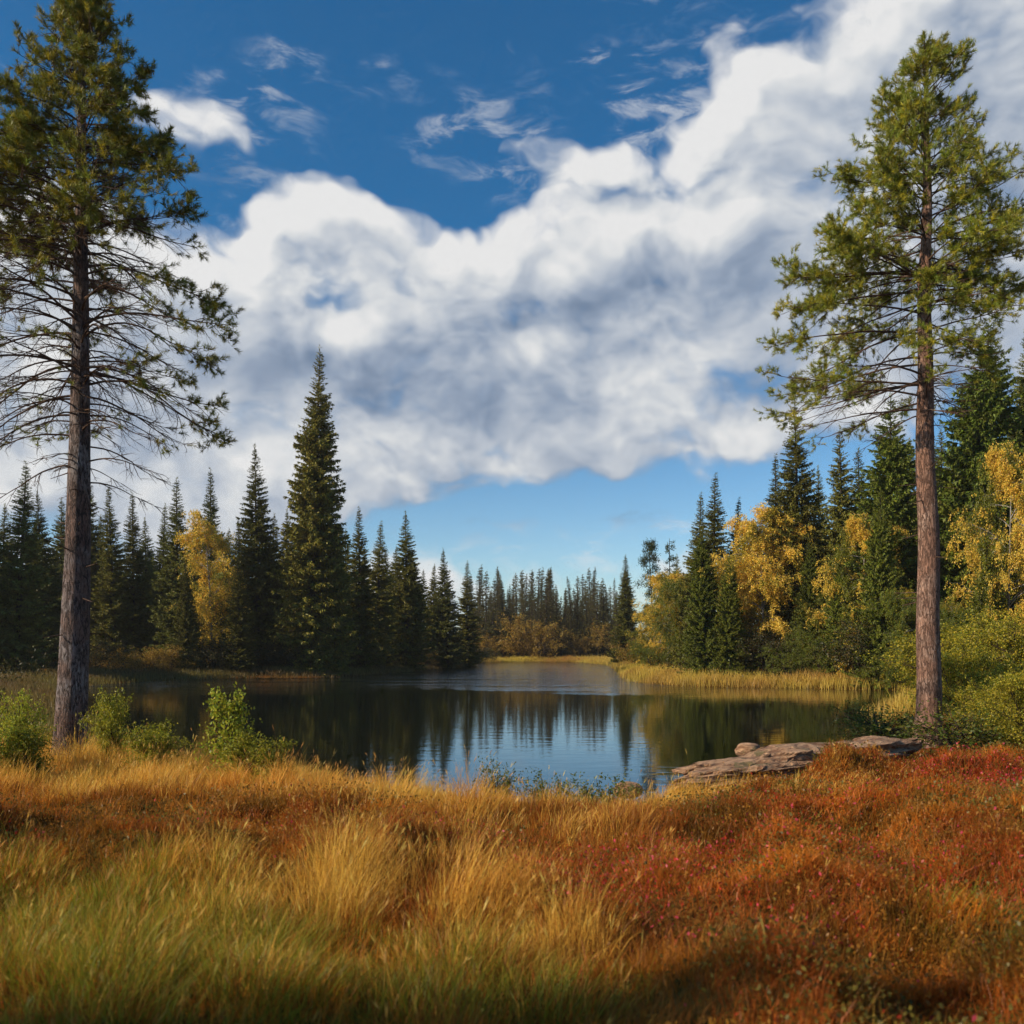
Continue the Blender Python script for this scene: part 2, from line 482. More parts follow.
m, n = mat("ground_soil")
tcn = n.new("ShaderNodeTexCoord")
f1 = n.noise(tcn.outputs["Object"], .35, 5, .6); f2 = n.noise(tcn.outputs["Object"], 7, 6, .65)
c = n.mix(n.ss(f1, .4, .6), (.115, .048, .012, 1), (.085, .055, .014, 1))
c = n.mix(n.ss(f2, .35, .7), c, (.20, .085, .018, 1))
b = n.new("ShaderNodeBsdfPrincipled"); n.put(b.inputs["Base Color"], c); b.inputs["Roughness"].default_value = .95
b.inputs["Specular IOR Level"].default_value = .0
bp = n.new("ShaderNodeBump"); bp.inputs["Strength"].default_value = .8; bp.inputs["Distance"].default_value = .06
n.put(bp.inputs["Height"], f2); n.put(b.inputs["Normal"], bp.outputs[0])
n.put(n.new("ShaderNodeOutputMaterial").inputs[0], b.outputs[0])
M_ground = m
mb = MB()
ny, nx = GX.shape
idx = np.arange(nx * ny).reshape(ny, nx)
mb.add(np.stack([GX, GY, GZ], -1), np.stack([idx[:-1, :-1], idx[:-1, 1:], idx[1:, 1:], idx[1:, :-1]], -1).reshape(-1, 4))
obj("ground", mb.mesh("ground", M_ground, True), kind="structure")

# lake water
m, n = mat("lake_water")
tcn = n.new("ShaderNodeTexCoord")
sp = n.new("ShaderNodeSeparateXYZ"); n.put(sp.inputs[0], tcn.outputs["Object"])
wob = n.math("MULTIPLY", n.math("SUBTRACT", n.noise(tcn.outputs["Object"], .06, 2), .5), 26)
wind = n.ss(n.math("ADD", sp.outputs[1], wob), 44, 62)
strk = n.noise(n.vmath("MULTIPLY", tcn.outputs["Object"], (.05, .30, 1)), 1.0, 4, .65)
wind = n.math("MULTIPLY", wind, n.ss(strk, .38, .56, .12, 1.0))
r1 = n.noise(n.vmath("MULTIPLY", tcn.outputs["Object"], (.55, 1.5, 1)), 1.3, 3, .55)
r2 = n.noise(n.vmath("MULTIPLY", tcn.outputs["Object"], (.22, 1.0, 1)), 3.0, 3, .6)
hgt = n.math("ADD", n.math("MULTIPLY", r1, n.ss(wind, 0, 1, .005, .10, "LINEAR")),
             n.math("MULTIPLY", r2, n.ss(wind, 0, 1, .0010, .17, "LINEAR")))
b = n.new("ShaderNodeBsdfPrincipled")
b.inputs["Base Color"].default_value = (.010, .012, .008, 1); b.inputs["IOR"].default_value = 1.5
n.put(b.inputs["Roughness"], n.ss(wind, 0, 1, .035, .05, "LINEAR"))
bp = n.new("ShaderNodeBump"); bp.inputs["Strength"].default_value = 1; bp.inputs["Distance"].default_value = 1.0
n.put(bp.inputs["Height"], hgt); n.put(b.inputs["Normal"], bp.outputs[0])
n.put(n.new("ShaderNodeOutputMaterial").inputs[0], b.outputs[0])
mb = MB(); mb.add([(-34, 11, 0), (30, 11, 0), (30, 142, 0), (-34, 142, 0)], [[0, 1, 2, 3]])
obj("lake_water", mb.mesh("lake_water", m), kind="structure")


# ------------------------------------------------------------------ tree builders (each returns {part: mesh})
def jitter_cols(rg, n_, base_, amt=.25, alt=None, altp=0.0):
    c = np.array(base_)[None] * (1 + amt * rg.uniform(-1, 1, (n_, 1))) * (1 + .10 * rg.uniform(-1, 1, (n_, 3)))
    if alt is not None:
        k = rg.random((n_, 1)) < altp
        c = np.where(k, np.array(alt)[None] * (1 + amt * rg.uniform(-1, 1, (n_, 1))), c)
    return np.clip(c, 0, 1)


def spruce(seed, H=22., Rm=2.3, base=.4, gap=.30, per=7, step=.13, ragged=.3, colr=(.145, .150, .030), pw=.85, spr=.36):
    rg = np.random.default_rng(seed)
    tr, cr = MB(), MB()
    K = 14; t = np.linspace(0, 1, K)
    wob = np.cumsum(rg.normal(0, .02, (K, 2)), 0)
    cx = np.stack([wob[:, 0] * t, wob[:, 1] * t, t * H], 1)
    rad = .011 * H * (1 - t) ** .85 + .012; rad[0] *= 1.35
    tubes(tr, cx[None], rad[None], 8)
    hs, Ls, azs = [], [], []
    z = base
    while z < H * .985:
        f = (z - base) / (H - base)
        prof = Rm * ((1 - f) ** pw) * (1 - .45 * math.exp(-f * 12)) + .12
        cnt = per if f < .85 else 5
        lobe = 1 + ragged * .6 * math.sin(z * 1.9 + seed) * (1 - f)
        for k in range(cnt):
            hs.append(z + rg.uniform(-.12, .12)); azs.append(rg.uniform(0, 2 * math.pi))
            Ls.append(prof * lobe * rg.uniform(1 - ragged, 1 + ragged * .55))
        z += gap * (1 - .45 * f) * rg.uniform(.8, 1.2)
    hs, Ls, azs = map(np.array, (hs, Ls, azs)); f = hs / H
    n_ = len(hs)
    out = np.stack([np.cos(azs), np.sin(azs), 0 * azs], 1)
    KB = 5; s = np.linspace(0, 1, KB)
    droop = (.55 - .95 * f)[:, None] + rg.uniform(-.1, .1, (n_, 1))
    up = -droop * (s[None] ** 1.0) * 1.0 + .30 * s[None] ** 3 * (1 - f)[:, None]
    cpx = np.stack([np.interp(hs, cx[:, 2], cx[:, 0]), np.interp(hs, cx[:, 2], cx[:, 1]), hs], 1)
    BP = cpx[:, None] + out[:, None] * (Ls[:, None] * s[None])[..., None]
    BP[..., 2] += up * Ls[:, None]
    tubes(tr, BP, .010 + .012 * Ls[:, None] * (1 - .85 * s[None]), 3)
    # sprays along each branch
    cnts = np.maximum((Ls / step).astype(int), 3)
    bi = np.repeat(np.arange(n_), cnts)
    sv = rg.uniform(.08, 1.0, len(bi)) ** .85
    kk = np.clip(sv * (KB - 1), 0, KB - 1.001); i0 = kk.astype(int); fr = (kk - i0)[:, None]
    pos = BP[bi, i0] * (1 - fr) + BP[bi, i0 + 1] * fr
    tang = norm(BP[bi, i0 + 1] - BP[bi, i0])
    side = norm(np.cross(tang, [0, 0, 1.]))
    for sg in (-1, 1):
        ln = spr * (1.15 - .55 * sv) * rg.uniform(.6, 1.3, len(bi)) * np.clip(Ls[bi] / 1.4, .45, 1.35)
        dr = norm(tang * rg.uniform(.4, 1.0, (len(bi), 1)) + sg * side * rg.uniform(.4, 1.0, (len(bi), 1)) + np.array([0, 0, 1.]) * rg.uniform(-.45, .12, (len(bi), 1)))
        ws = norm(np.cross(dr, rdir(rg, len(bi))))
        C = jitter_cols(rg, len(bi), colr, .35)
        diamonds(cr, pos, dr, ws, ln, ln * .32, C, .4)
        # twiglets hanging below
        k = rg.random(len(bi)) < .9
        dr2 = norm(rg.normal(0, .35, (k.sum(), 3)) + np.array([0, 0, -1.]) + tang[k] * .5)
        diamonds(cr, pos[k] + dr[k] * (ln[k] * .3)[:, None], dr2, norm(np.cross(dr2, rdir(rg, k.sum()))), ln[k] * .75, ln[k] * .26, jitter_cols(rg, k.sum(), colr, .35), .4)
    # leader
    b = np.repeat([[cx[-1, 0], cx[-1, 1], H - .5]], 26, 0) + np.stack([0 * np.arange(26), 0 * np.arange(26), np.linspace(0, .7, 26)], 1)
    d = norm(rg.normal(0, .6, (26, 3)) + [0, 0, .9])
    diamonds(cr, b, d, norm(np.cross(d, rdir(rg, 26))), .26, .05, jitter_cols(rg, 26, colr))
    return {"trunk": tr.mesh("trunk", M_barkS, True), "crown": cr.mesh("crown", M_needle)}


def branch_pts(P0, D0, L, n_seg, rg, sag, curl, wig):
    """curved polylines: start P0 [n,3], direction D0, length L; sag pulls down, curl lifts the tip"""
    n_ = len(P0); P = [P0]; D = D0.copy(); st = (L / n_seg)[:, None]
    for i in range(n_seg):
        t = i / n_seg
        D = norm(D + np.array([0, 0, -1.]) * (sag / n_seg)[:, None] * (1 if t < .6 else 0) + np.array([0, 0, 1.]) * (curl / n_seg)[:, None] * (t > .55)
                 + rg.normal(0, wig, (n_, 3)))
        P.append(P[-1] + D * st)
    return np.stack(P, 1)


def sample_on(P, bi, s):
    K = P.shape[1]; kk = np.clip(s * (K - 1), 0, K - 1.001); i = kk.astype(int); f = (kk - i)[:, None]
    return P[bi, i] * (1 - f) + P[bi, i + 1] * f, norm(P[bi, i + 1] - P[bi, i])


def hero_pine(seed, H, r0, axis_fn, rad_fn, z0, fol_fn, n_br, colr, dens=1.0, start_up=.25, sag_fn=None, sec=.20, bark=None, el_fn=None, fine=1.0, lvar=(.72, 1.06), cth=.27):
    """tall Scots pine: bark-plated trunk, long limbs, fine twigs, needle tufts where fol_fn says"""
    rg = np.random.default_rng(seed)
    tr, lb, cr = MB(), MB(), MB()
    K, S = 260, 40
    t = np.linspace(0, 1, K); z = t * H
    ctr = np.array([axis_fn(q) for q in z])
    rad = r0 * (1 - t) ** .75 * (1 - .12 * t) + .015 + r0 * .28 * np.exp(-z / .35)
    a = np.arange(S) / S * 2 * math.pi
    A, ZZ = np.meshgrid(a, z)
    wrap = S / 3.0
    bk = np.abs(fbm(np.cos(A) * 3.6 + 9, np.sin(A) * 3.6 + ZZ * .9, seed, 4) - .5) * 2
    rr = rad[:, None] * (1 + .10 * (bk - .3) + .05 * np.sin(A * 2 + ZZ * .3) + .04 * np.cos(A * 5) * np.exp(-ZZ / .5))
    V = np.stack([ctr[:, 0][:, None] + rr * np.cos(A), ctr[:, 1][:, None] + rr * np.sin(A), ZZ], -1)
    ix = np.arange(K * S).reshape(K, S)
    tr.add(V, np.stack([ix[:-1], np.roll(ix[:-1], -1, 1), np.roll(ix[1:], -1, 1), ix[1:]], -1).reshape(-1, 4))
    # primaries
    hz = z0 + (H - z0) * np.sort(rg.random(n_br)) ** .92 * .985
    az = (np.arange(n_br) * 2.399 + rg.uniform(-.5, .5, n_br)) % (2 * math.pi)
    L = np.array([rad_fn(h, q) for h, q in zip(hz, az)]) * rg.uniform(*lvar, n_br)
    P0 = np.array([axis_fn(h) for h in hz]); P0[:, 2] = hz
    el = np.array([el_fn(h) for h in hz]) + rg.normal(0, .10, n_br)
    D = np.stack([np.cos(az) * np.cos(el), np.sin(az) * np.cos(el), np.sin(el)], 1)
    sag = np.array([sag_fn(h) for h in hz])
    P = branch_pts(P0, D, L * 1.06, 12, rg, sag, np.full(n_br, .45), .05)
    s = np.linspace(0, 1, 13)[None]
    rb = (.006 + .0068 * L[:, None]) * (1 - .88 * s) + .002
    tubes(lb, P, rb, 6)
    fol = np.array([fol_fn(h) for h in hz])            # (start fraction, density)
    # secondaries
    c2 = np.maximum((L / sec).astype(int), 3)
    b2 = np.repeat(np.arange(n_br), c2); s2 = rg.uniform(.10, 1, len(b2)) ** .8
    p2, t2 = sample_on(P, b2, s2)
    sg = np.where(rg.random(len(b2)) < .5, -1, 1)[:, None]
    sd_ = norm(np.cross(t2, [0, 0, 1.]))
    d2 = norm(t2 * rg.uniform(.5, 1.1, (len(b2), 1)) + sg * sd_ * rg.uniform(.35, 1.0, (len(b2), 1)) + np.array([0, 0, 1.]) * rg.uniform(-.35, .40, (len(b2), 1)))
    L2 = (.22 + .34 * L[b2] * (1 - .75 * s2)) * rg.uniform(.55, 1.15, len(b2))
    Q = branch_pts(p2, d2, L2, 5, rg, rg.uniform(.0, .5, len(b2)) + .3 * sag[b2], np.full(len(b2), .4), .10)
    tubes(lb, Q, (.0045 + .003 * L2)[:, None] * (1 - .75 * np.linspace(0, 1, 6)[None]) + .0015, 4)
    # tertiaries
    c3 = np.maximum((L2 / .13 * fine).astype(int), 2)
    b3 = np.repeat(np.arange(len(b2)), c3); s3 = rg.uniform(.15, 1, len(b3))
    p3, t3 = sample_on(Q, b3, s3)
    d3 = norm(t3 + rdir(rg, len(b3)) * .8 + np.array([0, 0, .15]))
    L3 = rg.uniform(.10, .34, len(b3)) * np.clip(L2[b3] / .6, .5, 1.3)
    T = branch_pts(p3, d3, L3, 3, rg, np.full(len(b3), .2), np.full(len(b3), .3), .12)
    tubes(lb, T, np.full((len(b3), 1), .0032) * (1 - .6 * np.linspace(0, 1, 4)[None]), 3)
    # broken stubs on the bare trunk
    zs = rg.uniform(z0 * .45, z0 * 1.15, 16); sa = rg.uniform(0, 6.28, 16)
    Ds = norm(np.stack([np.cos(sa), np.sin(sa), rg.uniform(-.3, .3, 16)], 1)); Ps = np.array([axis_fn(h) for h in zs])
    Ls = rg.uniform(.28, .62, 16) + r0 * .6
    tubes(lb, Ps[:, None] + Ds[:, None] * (Ls[:, None] * np.linspace(0, 1, 4)[None])[..., None], np.full((16, 1), .017) * (1 - .7 * np.linspace(0, 1, 4)[None]), 5)
    # foliage shoots: at the ends of tertiaries and secondaries, out beyond the start fraction
    prim3 = b2[b3]; sprim = s2[b3]
    clump = fbm(p3[:, 0] * 1.5 + 7, p3[:, 2] * 1.5 + p3[:, 1] * 1.1, seed + 5, 3)
    keep = (sprim + .25 * s3 * .6 > fol[prim3, 0] + rg.normal(0, .09, len(b3))) & (rg.random(len(b3)) < fol[prim3, 1] * dens * sstep(cth, cth + .16, clump) * 1.45)
    ends = [T[keep, -1]]; dirs = [norm(T[keep, -1] - T[keep, -2])]
    ends.append(T[keep, -2]); dirs.append(norm(T[keep, -1] - T[keep, -3] + rdir(rg, keep.sum()) * .1))
    ends.append(.5 * (T[keep, 0] + T[keep, 1]) + rg.normal(0, .03, (keep.sum(), 3))); dirs.append(norm(T[keep, -1] - T[keep, 0] + rdir(rg, keep.sum()) * .5))
    ends.append(T[keep, -1] + rg.normal(0, .05, (keep.sum(), 3))); dirs.append(norm(T[keep, -1] - T[keep, 0] + rdir(rg, keep.sum()) * .8))
    k2 = (s2 > fol[b2, 0]) & (rg.random(len(b2)) < fol[b2, 1] + .2)
    ends.append(Q[k2, -1]); dirs.append(norm(Q[k2, -1] - Q[k2, -2]))
    k1 = fol[:, 1] > .12
    ends.append(P[k1, -1]); dirs.append(norm(P[k1, -1] - P[k1, -2]))
    top = np.array([[*axis_fn(H)[:2], H - .02 - .05 * i] for i in range(8)]); ends.append(top); dirs.append(norm(rg.normal(0, .4, (8, 3)) + [0, 0, 1]))
    E = np.concatenate(ends); Dn = norm(np.concatenate(dirs) + np.array([0, 0, .28]))
    ns = len(E); M = 40
    U = norm(np.cross(Dn, rdir(rg, ns))); W = np.cross(Dn, U)
    sl = rg.uniform(.09, .19, ns)
    cshoot = jitter_cols(rg, ns, colr, .30, np.array(colr) * np.array([1.7, 1.35, .9]), .22)
    tt = rg.random((ns, M)); an = rg.uniform(0, 2 * math.pi, (ns, M))
    B = E[:, None] + Dn[:, None] * (tt * sl[:, None])[..., None]
    rd = U[:, None] * np.cos(an)[..., None] + W[:, None] * np.sin(an)[..., None]
    nd = norm(rd * rg.uniform(.5, 1.0, (ns, M, 1)) + Dn[:, None] * rg.uniform(.45, 1.1, (ns, M, 1)))
    B = B.reshape(-1, 3); nd = nd.reshape(-1, 3)
    sdn = norm(np.cross(nd, rdir(rg, len(nd))))
    spikes(cr, B, nd, sdn, rg.uniform(.07, .115, len(nd)), .0095, np.repeat(cshoot, M, 0) * rg.uniform(.8, 1.2, (len(nd), 1)))
    print("pine", seed, "shoots", ns, "tert", len(b3))
    return {"trunk": tr.mesh("trunk", bark, True), "branches": lb.mesh("branches", M_twigR), "crown": cr.mesh("crown", M_pine)}


def broadleaf(seed, H=10., Rc=2.4, z0=.18, n_limb=34, strands=7, leaf=.085, colr=(.45, .26, .03), alt=(.10, .14, .02), altp=.2, weep=1.0, bark=None,
              tw=9, lpm=24, stems=1, patch=.0, patchc=None, limbup=.7, aspect=.8, rtrunk=.010):
    """birch or bush: stems, limbs, twigs and hanging strands of leaves"""
    rg = np.random.default_rng(seed)
    tr, cr = MB(), MB()
    allP = []
    for sN in range(stems):
        K = 10; t = np.linspace(0, 1, K)
        la = rg.uniform(0, 6.28); ln = (0.03 if stems == 1 else rg.uniform(.15, .45))
        hh = H * (1 if sN == 0 else rg.uniform(.65, .95))
        off = np.array([math.cos(la), math.sin(la)]) * (0 if stems == 1 else .12 * Rc)
        c = np.stack([off[0] + math.cos(la) * ln * hh * t ** 1.3, off[1] + math.sin(la) * ln * hh * t ** 1.3, t * hh * .95], 1)
        c[:, :2] += np.cumsum(rg.normal(0, .012 * H, (K, 2)), 0) * t[:, None] * .6
        tubes(tr, c[None], (rtrunk * hh * (1 - t) + .008)[None], 7)
        allP.append(c)
    S = np.array(allP)
    bi = rg.integers(0, stems, n_limb); s = z0 + (1 - z0) * rg.random(n_limb) ** .9 * .97
    p, _ = sample_on(S, bi, s)
    az = np.arange(n_limb) * 2.399 + rg.uniform(-.5, .5, n_limb)
    f = (s - z0) / (1 - z0)
    L = Rc * (np.sin(np.clip(f * .78 + .17, 0, 1) * math.pi) ** .75) * rg.uniform(.6, 1.15, n_limb)
    el = limbup * rg.uniform(.5, 1.2, n_limb)
    d = np.stack([np.cos(az) * np.cos(el), np.sin(az) * np.cos(el), np.sin(el)], 1)
    P = branch_pts(p, d, L * 1.1, 6, rg, np.full(n_limb, .7 * weep), np.zeros(n_limb), .08)
    tubes(tr, P, (.008 + .009 * L)[:, None] * (1 - .85 * np.linspace(0, 1, 7)[None]), 5)
    b2 = np.repeat(np.arange(n_limb), tw); s2 = rg.uniform(.2, 1, len(b2)) ** .8
    p2, t2 = sample_on(P, b2, s2)
    d2 = norm(t2 * .8 + rdir(rg, len(b2)) * .9 + np.array([0, 0, .2]))
    L2 = (.30 + (.32 + .2 * min(weep, 1)) * L[b2]) * rg.uniform(.5, 1.1, len(b2))
    Q = branch_pts(p2, d2, L2, 4, rg, np.full(len(b2), 1.1 * weep), np.zeros(len(b2)), .1)
    tubes(tr, Q, np.full((len(b2), 1), .006) * (1 - .7 * np.linspace(0, 1, 5)[None]), 3)
    b3 = np.repeat(np.arange(len(b2)), strands); s3 = rg.uniform(.1, 1, len(b3))
    p3, t3 = sample_on(Q, b3, s3)
    d3 = norm(t3 * .6 + rdir(rg, len(b3)) * .8 + np.array([0, 0, -.25 * weep]))
    L3 = rg.uniform(.25, .8, len(b3)) * (.45 + .12 * Rc * weep)
    T = branch_pts(p3, d3, L3, 4, rg, np.full(len(b3), 2.2 * weep), np.zeros(len(b3)), .1)
    nl = np.maximum((L3 * lpm).astype(int), 3)
    b4 = np.repeat(np.arange(len(b3)), nl); s4 = rg.random(len(b4))
    p4, t4 = sample_on(T, b4, s4)
    p4 = p4 + rg.normal(0, leaf * .5, p4.shape)
    d4 = norm(t4 * .4 + rdir(rg, len(b4)) + np.array([0, 0, -.25]))
    C = jitter_cols(rg, len(b4), colr, .28, alt, altp)
    if patch > 0:
        pn = fbm(p4[:, 0] * .55 + seed, p4[:, 2] * .45 + p4[:, 1] * .5, seed + 3, 3)
        k = (pn + rg.normal(0, .05, len(b4)) < patch)[:, None]
        C = np.where(k, jitter_cols(rg, len(b4), patchc, .3), C)
    diamonds(cr, p4, d4, norm(np.cross(d4, rdir(rg, len(b4)))), leaf * rg.uniform(.7, 1.3, len(b4)), leaf * aspect * rg.uniform(.6, 1, len(b4)), C)
    print("broadleaf", seed, "leaves", len(b4))
    return {"trunk" if stems == 1 else "stem": tr.mesh("stem", bark or M_twig, True), "crown" if stems == 1 else "foliage": cr.mesh("crown", M_leaf)}


def place(name, parts, x, y, rz, sxy, sz, label, cat, group=None, dz=-.08, z=None):
    r = bpy.data.objects.new(name, None); col.objects.link(r)
    r.location = (x, y, float(ground(x, y)) + dz if z is None else z)
    r.rotation_euler = (0, 0, rz); r.scale = (sxy, sxy, sz)
    if name == "spruce_tree": r.rotation_euler = (R(rs.gauss(0, 1.6)), R(rs.gauss(0, 1.6)), rz)
    r.empty_display_size = .3
    r["label"] = label; r["category"] = cat
    if group: r["group"] = group
    for k, me in parts.items():
        obj(k, me, r)
    return r


# ------------------------------------------------------------------ spruce kinds
SP = {
    "full": (spruce(1, 24, 3.7, .4, .23, 9, .075, .30), 24),
    "mid": (spruce(2, 20, 3.2, .3, .24, 8, .08, .34), 20),
    "slim": (spruce(3, 20, 2.5, .3, .24, 8, .075, .36), 20),
    "rag": (spruce(4, 22, 3.8, .4, .28, 7, .08, .5), 22),
    "green": (spruce(5, 20, 4.4, .3, .24, 9, .08, .4, (.145, .180, .024), .75), 20),
    "far": (spruce(6, 12, 1.35, .3, .24, 6, .10, .45, (.11, .105, .036), .8, .36), 12),
    "far2": (spruce(7, 12, 1.05, .8, .26, 6, .11, .5, (.12, .105, .036), .7, .34), 12),
}
rs = random.Random(5)


def put_spruce(px, top, D, kind, label, wide=1.0, group=None, name="spruce_tree"):
    me, H0 = SP[kind]
    x = (px - 512) / F * D
    zb = float(ground(x, D)) - .08
    zt = CAMZ + (YH - top) / F * D
    s = (zt - zb) / H0
    place(name, me, x, D, rs.uniform(0, 6.28), s * wide, s, label, "spruce", group)


GL = "spruces along the left shore"
GR = "spruces of the right shore forest"
for a in [
    (15, 462, 60, "slim", "dark slim spruce at the left edge of the photo, left of the grey pine trunk", 1.25, GL),
    (45, 492, 66, "mid", "shorter spruce close left of the grey pine trunk on the far left shore", 1, GL),
    (-30, 440, 58, "full", "tall spruce cut by the left edge of the photo", 1, GL),
    (88, 470, 78, "mid", "spruce half hidden behind the leaning grey pine trunk", .9, GL),
    (114, 486, 74, "slim", "left one of the twin spruces just right of the grey pine trunk", 1.1, GL),
    (133, 493, 76, "slim", "right one of the twin spruces just right of the grey pine trunk", 1.1, GL),
    (159, 505, 80, "slim", "small spruce leaning on its taller neighbour, left of the yellow birch on the left shore", 1, GL),
    (178, 480, 73, "slim", "pointed spruce next left of the yellow birch on the left shore", 1.2, GL),
    (211, 470, 82, "slim", "narrow spruce spire rising straight behind the yellow birch of the left shore", 1.0, GL),
    (238, 520, 84, "mid", "low spruce in the gap right of the yellow birch of the left shore", .9, GL),
    (259, 448, 74, "mid", "tall pointed spruce between the yellow birch and the tallest spruce of the left shore", 1.0, GL),
    (285, 510, 76, "mid", "low spruce touching the left foot of the tallest spruce", 1.0, GL),
    (311, 352, 73, "full", "tallest spruce of the left shore, towering over all others by the lake", .95, GL),
    (335, 500, 74, "mid", "low dark spruce touching the right foot of the tallest spruce", .9, GL),
    (359, 508, 80, "slim", "slim spruce first right of the tallest spruce", 1.2, GL),
    (376, 522, 84, "slim", "slim spruce second right of the tallest spruce, a little shorter", 1.3, GL),
    (408, 513, 88, "mid", "broad cone shaped spruce standing apart midway along the left shore", 1.15, GL),
    (432, 565, 100, "mid", "small spruce just right of the broad cone shaped spruce", 1.1, GL),
    (448, 550, 98, "mid", "pointed spruce on the left shore near the end of the dark bank", 1.1, GL),
    (467, 562, 106, "slim", "last dark spruce of the left shore before the far row begins", 1.3, GL),
    (626, 556, 104, "slim", "small spruce at the far end of the right shore", 1.3, GR),
    (695, 495, 69, "slim", "left one of three spruces standing together between the two yellow birches of the right shore", 1.2, GR),
    (713, 476, 67, "slim", "middle and tallest of three spruces together between the two yellow birches of the right shore", 1.3, GR),
    (731, 500, 68, "slim", "right one of three spruces together between the two yellow birches of the right shore", 1.1, GR),
    (778, 457, 74, "slim", "slim spruce top just behind the big golden birch, left of the tall blue green spruce", 1.1, GR),
    (801, 405, 60, "mid", "tall blue green spruce right behind the big golden birch of the right shore", 1.05, GR),
    (845, 430, 58, "mid", "spruce midway between the golden birch and the red pine trunk", .95, GR),
    (822, 470, 76, "mid", "lower spruce in the gap between two tall spruces left of the red pine", .9, GR),
    (890, 394, 54, "green", "broad olive green spruce just left of the red pine trunk", .95, GR),
    (968, 318, 53, "green", "tall broad spruce directly right of the red pine trunk", .9, GR),
    (935, 430, 66, "mid", "dark spruce hidden behind the red pine trunk", 1.1, GR),
    (1022, 325, 56, "full", "tall spruce cut by the right edge of the photo", .9, GR),
    (812, 540, 57, "green", "young light green spruce by the reeds, below the tall blue green spruce", .75, GR),
    (838, 556, 54, "green", "young light green spruce by the reeds under the half yellow birch", .8, GR),
    (706, 530, 59, "green", "young green spruce in front of the three spruces between the yellow birches", .8, GR),
    (727, 556, 58, "green", "young green spruce at the left side of the big golden birch", .8, GR),
    (880, 490, 51, "green", "mid green young spruce touching the left side of the red pine trunk", .7, GR),
    (952, 455, 53, "green", "mid green spruce right of the red pine trunk, in front of the tall broad one", .75, GR),
    (241, 556, 69, "slim", "small dark spruce overlapping the right side of the yellow birch on the left shore", 1.3, GL),
    (188, 560, 68, "mid", "small dark spruce overlapping the left side of the yellow birch on the left shore", .9, GL),
    (985, 540, 46, "green", "young spruce under the tall yellow birch at the right edge", .8, GR),
    (1075, 380, 50, "green", "broad spruce beyond the right edge of the photo", 1, GR),
]:
    px, top, D, kind, label, wide, grp = a
    put_spruce(px, top, D, kind, label, wide, grp)
for px, top, D, kind in [(0, 505, 78, "mid"), (60, 500, 90, "mid"), (100, 515, 92, "rag"), (148, 520, 95, "mid"), (195, 515, 96, "rag"), (228, 530, 100, "mid"),
                         (270, 515, 95, "rag"), (296, 520, 92, "mid"), (345, 530, 98, "rag"), (392, 548, 108, "mid"), (420, 570, 116, "rag"), (-70, 470, 75, "mid"), (-110, 470, 80, "rag"), (30, 520, 98, "rag")] + [(-20 + i * 24, 528 + (i * 37) % 19 + i * 1.2, 88 + (i * 13) % 11 + i * .9, ("mid", "rag")[i % 2]) for i in range(19)]:
    put_spruce(px, top, D, kind, "dark spruce deeper in the forest, seen between the trees of the left shore", 1.15, "spruces deeper in the left forest")
for px, top, D, kind in [(745, 530, 90, "mid"), (790, 500, 88, "rag"), (865, 450, 80, "rag"), (910, 440, 78, "mid"), (950, 430, 78, "rag"), (1000, 440, 74, "mid"), (1050, 420, 70, "rag"), (680, 555, 98, "mid"), (1110, 430, 66, "mid")]:
    put_spruce(px, top, D, kind, "dark spruce deeper in the forest, seen between the trees of the right shore", 1.2, "spruces deeper in the right forest")
# unseen spruces added left of the viewpoint to throw shade over the foreground
for x_, y_, h_, k_, l_ in [(-11.5, -1.2, 8.2, "mid", "unseen spruce added left of the viewpoint to shade the nearest grass"), (-17.0, 1.5, 8.6, "mid", "unseen spruce added left of the viewpoint to shade the heath before the grey pine"),
                       (-7.5, -3.2, 6.2, "slim", "small unseen spruce added left of and behind the viewpoint")]:
    place("spruce_tree", SP[k_][0], x_, y_, rs.uniform(0, 6), h_ / SP[k_][1] * 1.2, h_ / SP[k_][1], l_, "spruce", "unseen spruces added for their shade")
# the far row at the end of the lake: nothing tells one from the next
for i in range(120):
    px = rs.uniform(470, 632); D = rs.uniform(146, 160) if i < 31 else rs.uniform(160, 215)
    top = rs.choice([572, 580, 586, 592, 596, 600, 603]) + rs.uniform(-3, 4) + (6 if 560 < px < 590 else 0)
    if px < 497: top -= 4
    put_spruce(px, top, D, rs.choice(["far", "far", "far2"]), "thin spruce in the far row across the end of the lake", rs.uniform(.7, 1.7), "thin spruces in the far row")
for px, top in [(545, 578), (596, 583), (604, 580), (492, 580), (503, 583), (556, 592), (561, 598), (566, 590), (571, 597), (576, 593), (583, 598), (588, 591), (551, 596), (512, 592), (524, 596)]:
    put_spruce(px, top, 142, "far", "dark spruce standing a little above the far row at the end of the lake", 1.3, "taller spruces of the far row")

